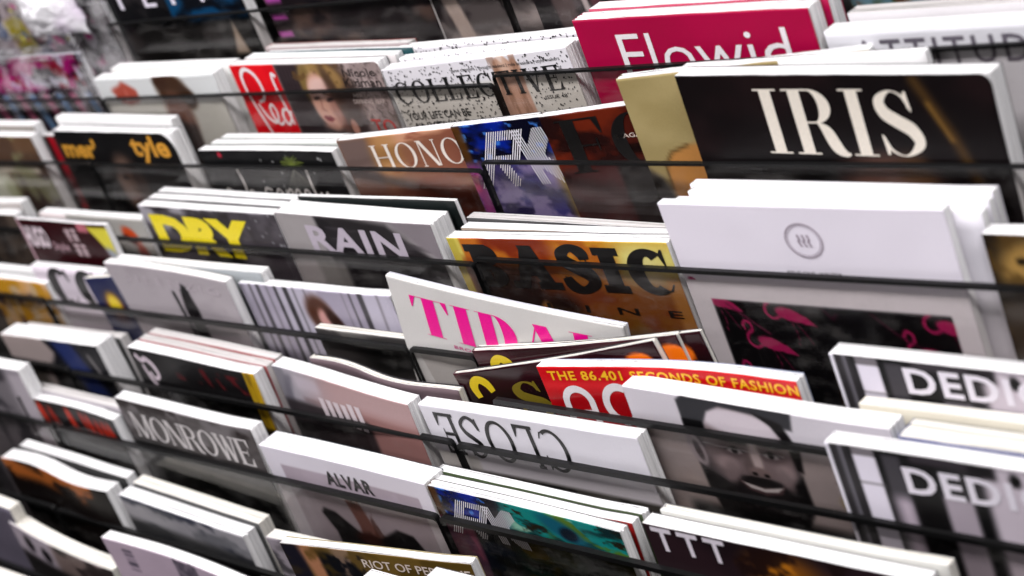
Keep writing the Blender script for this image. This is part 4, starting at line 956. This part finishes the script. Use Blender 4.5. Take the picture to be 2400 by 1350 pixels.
magazine('close', 'white magazine standing upside down with thin black capitals', .011, 6, a_, letters('CLOSE', (14, 5, 157, 45), (.05, .05, .055), .125, .075, .05, .12, rot180=True), mat=MATTE, step=2, wob=.9, back=(.8, .8, .8), spine=(.86, .86, .88), off=(0, 0, .0005))
magazine('ded2', 'lower black-and-white striped magazine with bold white capitals', .013, 6, dart, DT, step=1.8, vh=100, spine=(.86, .86, .87), back=(.8, .8, .8), roll=-.2)

# ---------- tier 7
def a_(A): A.fill((.45, .43, .45)); A.cloud((.20, .19, .21), .02, .03, .45, .6, 4, .9); A.rect(170, 0, 300, 100, (.66, .63, .66), 12)
magazine('greyl7', 'blurred grey magazine at the left end of tier seven', .016, 7, a_, step=4)
def a_(A):
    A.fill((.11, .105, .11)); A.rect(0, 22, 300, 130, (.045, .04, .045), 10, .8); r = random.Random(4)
    for x, k in ((22, .6), (38, 1), (56, .5), (92, 1), (118, .6), (130, .8), (146, .7), (160, .75), (172, .8)):
        A.ell(x, 17 + r.uniform(-3, 3), 3.4 + k * 2.2, 9 + k * 3, (.40 + .48 * k, .08 + .12 * k, .07 + .03 * k), .5, -10, .9); A.ell(x + 5, 20, 2, 11, (.5, .1, .08), .6, -20, .7)
magazine('script', 'black magazine with smeared red-orange lettering', .012, 7, a_, step=2.2, bend=lambda s, t: .004 * np.sin(np.pi * np.clip(s / 189, 0, 1)))
copies(1, 'script', 'the black magazine with smeared red lettering', .011, 7, (.6, .58, .6), first=.0135, step=(.002, .004), pages='grey')
def a_(A): A.fill((.30, .28, .28)); A.cloud((.46, .44, .45), .03, .05, .45, .65, 5, .8); A.cloud((.16, .13, .13), .03, .05, .52, .64, 8, .9); A.rect(0, 46, 300, 130, (.05, .05, .05), 6)  # last rect paints the pocket's shade over the lower cover
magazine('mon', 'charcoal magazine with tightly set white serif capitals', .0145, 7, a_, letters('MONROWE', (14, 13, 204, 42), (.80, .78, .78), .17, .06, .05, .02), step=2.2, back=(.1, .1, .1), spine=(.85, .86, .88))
def a_(A):
    A.fill((.84, .82, .86)); A.rect(19, 17, 201, 200, (.70, .65, .70), .8); A.cloud((.64, .59, .63), .02, .02, .4, .65, 4, .7, ((A.S > 20) & (A.S < 200) & (A.T > 18)).astype(float)); A.rect(0, 37, 300, 200, (.62, .58, .57), 3, .35)
    A.poly([(92, 36), (110, 36), (122, 76), (134, 96), (96, 96), (98, 66)], (.46, .31, .28), 2); A.cloud((.30, .17, .14), .1, .05, .5, .65, 8, .7, ((A.S > 94) & (A.S < 130) & (A.T > 40)).astype(float))
    A.poly([(50, 62), (56, 56), (70, 58), (96, 76), (120, 76), (150, 60), (170, 62), (182, 80), (184, 110), (60, 110), (60, 80)], (.07, .06, .065), 2.5); A.ell(104, 80, 16, 7, (.22, .10, .08), .5)
magazine('alvar', 'thick white-bordered magazine with small black sans capitals', .0215, 7, a_, sletters('ALVAR', (80, 12.5, 142, 27), (.07, .065, .07), .035, 1.1), step=1.3, vh=110, spine=(.86, .85, .88), back=(.1, .2, .26), mat=MATTE)
def a_(A):
    rkart(A, True); m = sstep(70, 90, A.S); A.mix(m, (.05, .16, .17)); A.cloud((.06, .50, .48), .02, .06, .40, .56, 31, 1, m, 1.2); A.cloud((.62, .78, .68), .03, .09, .54, .68, 33, .8, m * (1 - sstep(150, 180, A.S)), 1.0); A.cloud((.30, .42, .10), .03, .10, .56, .66, 36, .9, sstep(110, 140, A.S), 1.2)
    A.cloud((.12, .08, .04), .06, .16, .58, .68, 38, .9, m); A.ell(140, 13, 24, 8, (.06, .34, .42), .4, 20); A.ell(146, 16, 9, 6, (.02, .08, .14), .4); A.cloud((.20, .10, .03), .05, .1, .5, .62, 41, .9, 1 - sstep(14, 26, A.S))
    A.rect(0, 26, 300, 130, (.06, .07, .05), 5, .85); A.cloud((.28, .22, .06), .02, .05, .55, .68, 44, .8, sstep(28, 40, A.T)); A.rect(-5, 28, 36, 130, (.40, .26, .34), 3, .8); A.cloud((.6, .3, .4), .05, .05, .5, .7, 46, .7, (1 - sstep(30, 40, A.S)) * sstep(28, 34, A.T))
magazine('rk2', 'blue and green eye magazine with striped white capitals', .009, 7, a_, [(striped(mR, (18, 8, 92, 42), 32, .42, .55), (.88, .87, .90)), (striped(mK, (18, 8, 92, 42), 32, .42, -.25), (.88, .87, .90))], step=1.1, vh=80, mat=GLOSSY, spine=(.3, .2, .1), back=(.3, .3, .3))
magazine('rk2b', 'second magazine with dark red edge behind the blue-green eye one', .0085, 7, flat((.45, .06, .06)), off=(0, -.001, -.004), step=12, wadd=-.006, roll=.2)
magazine('rk2b', 'rear magazine behind the blue-green eye one', .0085, 7, flat((.2, .25, .15)), off=(-.004, .001, .0055), step=12)
def a_(A):
    A.fill((.10, .065, .08)); A.cloud((.16, .10, .12), .012, .02, .45, .7, 4, .8); A.ell(116, 18, 26, 14, (.62, .36, .08), .8, 0, .8); A.cloud((.72, .44, .10), .06, .09, .5, .64, 6, .9, (np.hypot((A.S - 120) / 50, (A.T - 26) / 22) < 1).astype(float)); A.cloud((.10, .05, .05), .05, .06, .52, .62, 12, .9, sstep(70, 80, A.S))
magazine('ttt', 'dark plum magazine with white T capitals and orange glow', .012, 7, a_, [(quads(rct(6 + i * 23, 1.5, 24 + i * 23, 5.2) + rct(13.2 + i * 23, 5.2, 17 + i * 23, 21)), (.86, .83, .87), 'title_letter') for i in range(3)], step=1.8, spine=(.88, .88, .86), pages='white')
magazine('ttt', 'white-leaved magazine behind the dark plum one', .008, 7, flat((.7, .7, .68)), off=(.006, .002, .0135), step=12, pages='cream')

# ---------- tiers 8 and 9, lowest
def a_(A): A.fill((.06, .04, .035)); A.cloud((.62, .34, .14), .025, .06, .44, .62, 4, .95, 1 - sstep(14, 30, A.T)); A.cloud((.05, .03, .03), .03, .05, .5, .6, 9, .8)
magazine('oran', 'black magazine with glowing copper streaks along its top', .017, 8, a_, step=2.5, bend=lambda s, t: .0035 * np.sin(2 * np.pi * np.clip(s / 205, 0, 1)))
copies(1, 'oran', 'the copper-streaked magazine', .012, 8, (.2, .2, .2), first=.0215, step=(.004, .001))
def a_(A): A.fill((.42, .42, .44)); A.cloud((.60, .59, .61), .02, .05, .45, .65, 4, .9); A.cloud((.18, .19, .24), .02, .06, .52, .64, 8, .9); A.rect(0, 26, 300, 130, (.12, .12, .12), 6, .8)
magazine('grey8', 'grey landscape magazine in front of the charcoal capitals one', .0155, 8, a_, step=2.5, spine=(.86, .86, .87))
copies(1, 'grey8', 'the grey landscape magazine', .014, 8, (.3, .3, .3), first=.0165, step=(.004, .003), pages='cream', back=(.06, .06, .06))
def a_(A): A.fill((.42, .40, .42)); A.rect(-1, -1, 26, 130, (.56, .53, .56), 4); A.cloud((.2, .19, .2), .03, .04, .5, .64, 5, .8)
magazine('spine8', 'grey magazine half hidden behind the brown collage one', .012, 8, a_, step=3, pages='cream', bend=lambda s, t: .004 * np.sin(np.pi * np.clip(s / 225, 0, 1)))
def a_(A):
    A.fill((.36, .28, .14)); A.rect(-1, -1, 22, 130, (.10, .09, .13), 3); A.rect(18, 0, 40, 130, (.70, .48, .36), 5, .9, .2); A.poly([(38, 4), (70, 8), (96, 40), (96, 130), (44, 130)], (.06, .06, .08), 3); A.cloud((.55, .45, .38), .06, .06, .5, .62, 4, .8, sstep(50, 60, A.S) * (1 - sstep(84, 96, A.S))); A.cloud((.10, .09, .10), .07, .07, .52, .6, 8, .9, sstep(46, 56, A.S) * (1 - sstep(80, 92, A.S)))
    A.rect(92, -2, 300, 130, (.42, .33, .14), 4, .8); A.cloud((.30, .23, .08), .03, .05, .5, .66, 12, .7)
magazine('riot', 'brown collage magazine with white bold line of capitals', .009, 9, a_, [(sans('RIOT OF PERFUME', (86, 7, 196, 15), .012), (.86, .80, .76))], step=1.6, pages='white', back=(.7, .65, .5))
def a_(A):
    A.fill((.70, .63, .69)); A.rect(26, 8, 42, 12, (.36, .32, .38), .8)
    for i in range(9): A.rect(27, 14 + i * 2.1, 43, 14 + i * 2.1 + (.7 + (i * 7 % 3) * .4), (.30, .27, .33), .35)
    A.rect(112, 2, 150, 60, (.44, .40, .45), 1.5); A.cloud((.28, .25, .30), .2, .2, .5, .62, 4, .8, ((A.S > 112) & (A.S < 150)).astype(float))
magazine('bar', 'lilac-grey magazine back with a small barcode', .012, 9, a_, step=1.8, wadd=-.02, bend=lambda s, t: .004 * np.sin(np.pi * np.clip(s / 225, 0, 1)), mat=MATTE)
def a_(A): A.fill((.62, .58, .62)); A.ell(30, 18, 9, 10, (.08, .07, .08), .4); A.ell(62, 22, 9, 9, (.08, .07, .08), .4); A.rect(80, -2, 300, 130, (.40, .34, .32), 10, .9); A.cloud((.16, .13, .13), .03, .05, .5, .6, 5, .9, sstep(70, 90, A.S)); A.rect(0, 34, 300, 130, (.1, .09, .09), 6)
magazine('gq9', 'pale magazine with two black blots and cream leaves', .017, 9, a_, step=2.5, pages='cream', bend=lambda s, t: -.004 * np.sin(np.pi * np.clip(s / 186, 0, 1)))
magazine('bl9', 'dark grey magazine at the lower left corner', .014, 9, flat((.35, .33, .38)), step=8, pages='cream')
magazine('w10', 'white-edged magazine cut off below the brown collage one', .010, 10, flat((.5, .48, .46)), step=12)
magazine('w10b', 'white-edged magazine in front of the brown collage one\'s right end', .011, 10, flat((.2, .15, .12)), step=12)
magazine('w10c', 'pale magazine top at the very bottom left', .012, 10, flat((.4, .38, .38)), step=12, pages='cream')

# ---------- plastic-wrapped comics at the far upper left
def film_material():
    m = bpy.data.materials.new('crinkled_clear_film'); m.use_nodes = True
    nt = m.node_tree; nt.nodes.clear(); L = nt.links.new
    out = nt.nodes.new('ShaderNodeOutputMaterial'); tr = nt.nodes.new('ShaderNodeBsdfTransparent'); tr.inputs[0].default_value = (.93, .93, .94, 1)
    gl = nt.nodes.new('ShaderNodeBsdfGlossy'); gl.inputs['Roughness'].default_value = .18
    df = nt.nodes.new('ShaderNodeBsdfDiffuse'); df.inputs[0].default_value = (.85, .84, .86, 1)
    tc = nt.nodes.new('ShaderNodeTexCoord'); n = nt.nodes.new('ShaderNodeTexNoise'); n.inputs['Scale'].default_value = 17; n.inputs['Detail'].default_value = 3
    L(tc.outputs['Object'], n.inputs['Vector'])
    bp = nt.nodes.new('ShaderNodeBump'); bp.inputs['Strength'].default_value = .9; bp.inputs['Distance'].default_value = .01; L(n.outputs['Fac'], bp.inputs['Height']); L(bp.outputs[0], gl.inputs['Normal'])
    mr = nt.nodes.new('ShaderNodeMapRange'); L(n.outputs['Fac'], mr.inputs[0]); mr.inputs[1].default_value = .48; mr.inputs[2].default_value = .64; mr.inputs[3].default_value = .0; mr.inputs[4].default_value = .42
    a = nt.nodes.new('ShaderNodeMixShader'); L(mr.outputs[0], a.inputs[0]); L(tr.outputs[0], a.inputs[1]); L(df.outputs[0], a.inputs[2])
    fr = schlick(nt, bp.outputs[0])
    b = nt.nodes.new('ShaderNodeMixShader'); L(fr, b.inputs[0]); L(a.outputs[0], b.inputs[1]); L(gl.outputs[0], b.inputs[2]); L(b.outputs[0], out.inputs[0])
    return m
FILM = film_material()
def pillow(name, x0, x1, z0, z1, y, fat, seed, mat, parent, dent=1.0):
    """a crumpled, sealed pouch: two bulging crinkled sheets joined at the rim"""
    nx, nz = 44, 34; V = []; F = []
    X, Z = np.meshgrid(np.linspace(0, 1, nx), np.linspace(0, 1, nz))
    env = (np.sin(np.pi * X) * np.sin(np.pi * Z)) ** .45
    n = (fbm(X * 5 + seed, Z * 5, seed) - .5) * 2
    rim = .004 * (fbm(X * 8, Z * 8 + seed, seed + 3) - .5)
    for sgn in (-1, 1):
        yy = y + sgn * fat * env * (1 + .45 * n * dent) + rim
        for j in range(nz):
            for i in range(nx): V.append((x0 + X[j, i] * (x1 - x0) + rim[j, i] * 2, yy[j, i], z0 + Z[j, i] * (z1 - z0) + n[j, i] * .004))
    for s in (0, 1):
        o = s * nx * nz
        for j in range(nz - 1):
            for i in range(nx - 1):
                q = (o + j * nx + i, o + j * nx + i + 1, o + (j + 1) * nx + i + 1, o + (j + 1) * nx + i); F.append(q if s == 0 else q[::-1])
    me = mesh_from(name, V, F); me.polygons.foreach_set('use_smooth', [True] * len(F))
    return link(name, me, mat, parent)
def comic(label, x, u, y, wd, h, art, film, step=3):
    root = empty('wrapped_comic', RW @ Matrix.Translation((x, y, u - h))); tag(root, label, 'comic', 'plastic-wrapped comics at the end of the rack')
    A = Art(wd * 1000, h * 1000, step); art(A)
    nr, nc = A.S.shape
    co = np.stack([A.S / 1000, 0 * A.S, h - A.T / 1000], -1).reshape(-1, 3)
    r_, c_ = np.meshgrid(np.arange(nr - 1), np.arange(nc - 1), indexing='ij'); i0 = (r_ * nc + c_).ravel()
    me = mesh_from('front_cover', co.tolist(), np.stack([i0, i0 + nc, i0 + nc + 1, i0 + 1], 1).tolist())
    at = me.color_attributes.new('print', 'FLOAT_COLOR', 'POINT')
    at.data.foreach_set('color', np.concatenate([lin(A.C.reshape(-1, 3)), np.ones((nr * nc, 1))], 1).astype(np.float32).ravel())
    link('front_cover', me, GLOSSY, root)
    link('page_block', box_mesh('page_block', .0005, wd - .0005, .0004, .006, 0, h - .0006), PAGES['white'], root)
    for i, (x0, x1, z0, z1, yy, fat, seed) in enumerate(film): pillow('plastic_wrap', x0, x1, z0, z1, yy, fat, seed, FILM, root)
    return root
def a_(A):
    A.fill((.10, .05, .09)); A.cloud((.66, .03, .42), .02, .04, .50, .58, 4, 1, 1 - sstep(36, 46, A.T)); A.cloud((.80, .80, .84), .06, .06, .56, .64, 9, .9, 1 - sstep(30, 44, A.T)); A.cloud((.55, .08, .16), .05, .07, .58, .64, 29, .9, 1 - sstep(36, 44, A.T))
    for i in range(9): A.rect(-20 + i * 30, 44, -6 + i * 30, 140, ((.36, .52, .68) if i % 2 else (.74, .40, .52)), 3, .95, .35)
    A.cloud((.75, .72, .76), .03, .03, .58, .7, 13, .7, sstep(44, 50, A.T))
comic('wrapped comic with magenta top and pink and blue slanting stripes', -.86, .158, .096, .235, .25, a_, [(-.02, .245, .19, .262, .0, .012, 3), (-.03, .248, .246, .276, -.004, .010, 6)])
def a_(A):
    A.fill((.60, .54, .55)); A.cloud((.10, .07, .10), .025, .05, .48, .56, 8, .95); A.cloud((.05, .20, .38), .03, .05, .58, .64, 12, .9); A.cloud((.86, .80, .82), .03, .05, .56, .64, 15, .9)
    A.poly([(140, 8), (176, 2), (178, 40), (150, 52)], (.90, .86, .04), 3); A.poly([(60, 50), (100, 40), (112, 84), (70, 90)], (.55, .50, .06), 4); A.ell(196, 20, 18, 9, (.88, .82, .08), .4); A.ell(160, 58, 18, 10, (.05, .2, .4), .4)
    A.rect(0, 0, 130, 22, (.88, .87, .88), 6); q = random.Random(2)
    for i in range(60):
        x, t = q.uniform(20, 240), q.uniform(16, 120); A.rect(x, t, x + q.uniform(5, 16), t + q.uniform(3, 10), q.choice([(.9, .86, .05), (.08, .06, .1), (.92, .9, .92), (.75, .1, .45), (.06, .25, .5), (.45, .3, .32), (.1, .1, .1)]), 1.2, .9, q.uniform(-.4, .6))
comic('wrapped comic with yellow and dark jumbled picture', -.90, .232, .140, .24, .26, a_, [(-.03, .2, .16, .30, -.002, .014, 8)])
def a_(A):
    A.fill((.36, .33, .34)); A.cloud((.06, .045, .055), .03, .06, .40, .50, 5, .98); A.cloud((.86, .85, .87), .04, .06, .58, .66, 9, .9); A.cloud((.80, .05, .5), .04, .06, .60, .66, 19, .9)
comic('wrapped comic with grey jumbled picture nearest the black cover', -.680, .196, .132, .08, .22, a_, [(-.02, .09, .10, .24, -.002, .010, 5)])
m, nt, b = mat_new('glossy_white_pouch')
tc = nt.nodes.new('ShaderNodeTexCoord'); n = nt.nodes.new('ShaderNodeTexNoise'); n.inputs['Scale'].default_value = 9; r = nt.nodes.new('ShaderNodeValToRGB')
r.color_ramp.elements[0].position = .52; r.color_ramp.elements[1].position = .75; r.color_ramp.elements[0].color = (.84, .83, .86, 1); r.color_ramp.elements[1].color = (.50, .26, .56, 1)
nt.links.new(tc.outputs['Object'], n.inputs['Vector']); nt.links.new(n.outputs['Fac'], r.inputs['Fac']); nt.links.new(r.outputs['Color'], b.inputs['Base Color']); b.inputs['Roughness'].default_value = .2
pr = empty('toy_pouch', RW @ Matrix.Translation((-.735, .112, .168))); tag(pr, 'shiny white and purple toy pouch on top of the wrapped comics', 'pouch')
pillow('pouch', .01, .122, .006, .064, 0, .013, 11, m, pr, .6)
link('header_card', box_mesh('header_card', .01, .13, -.002, .002, .058, .085, .0005), ink((.12, .12, .3)), pr)
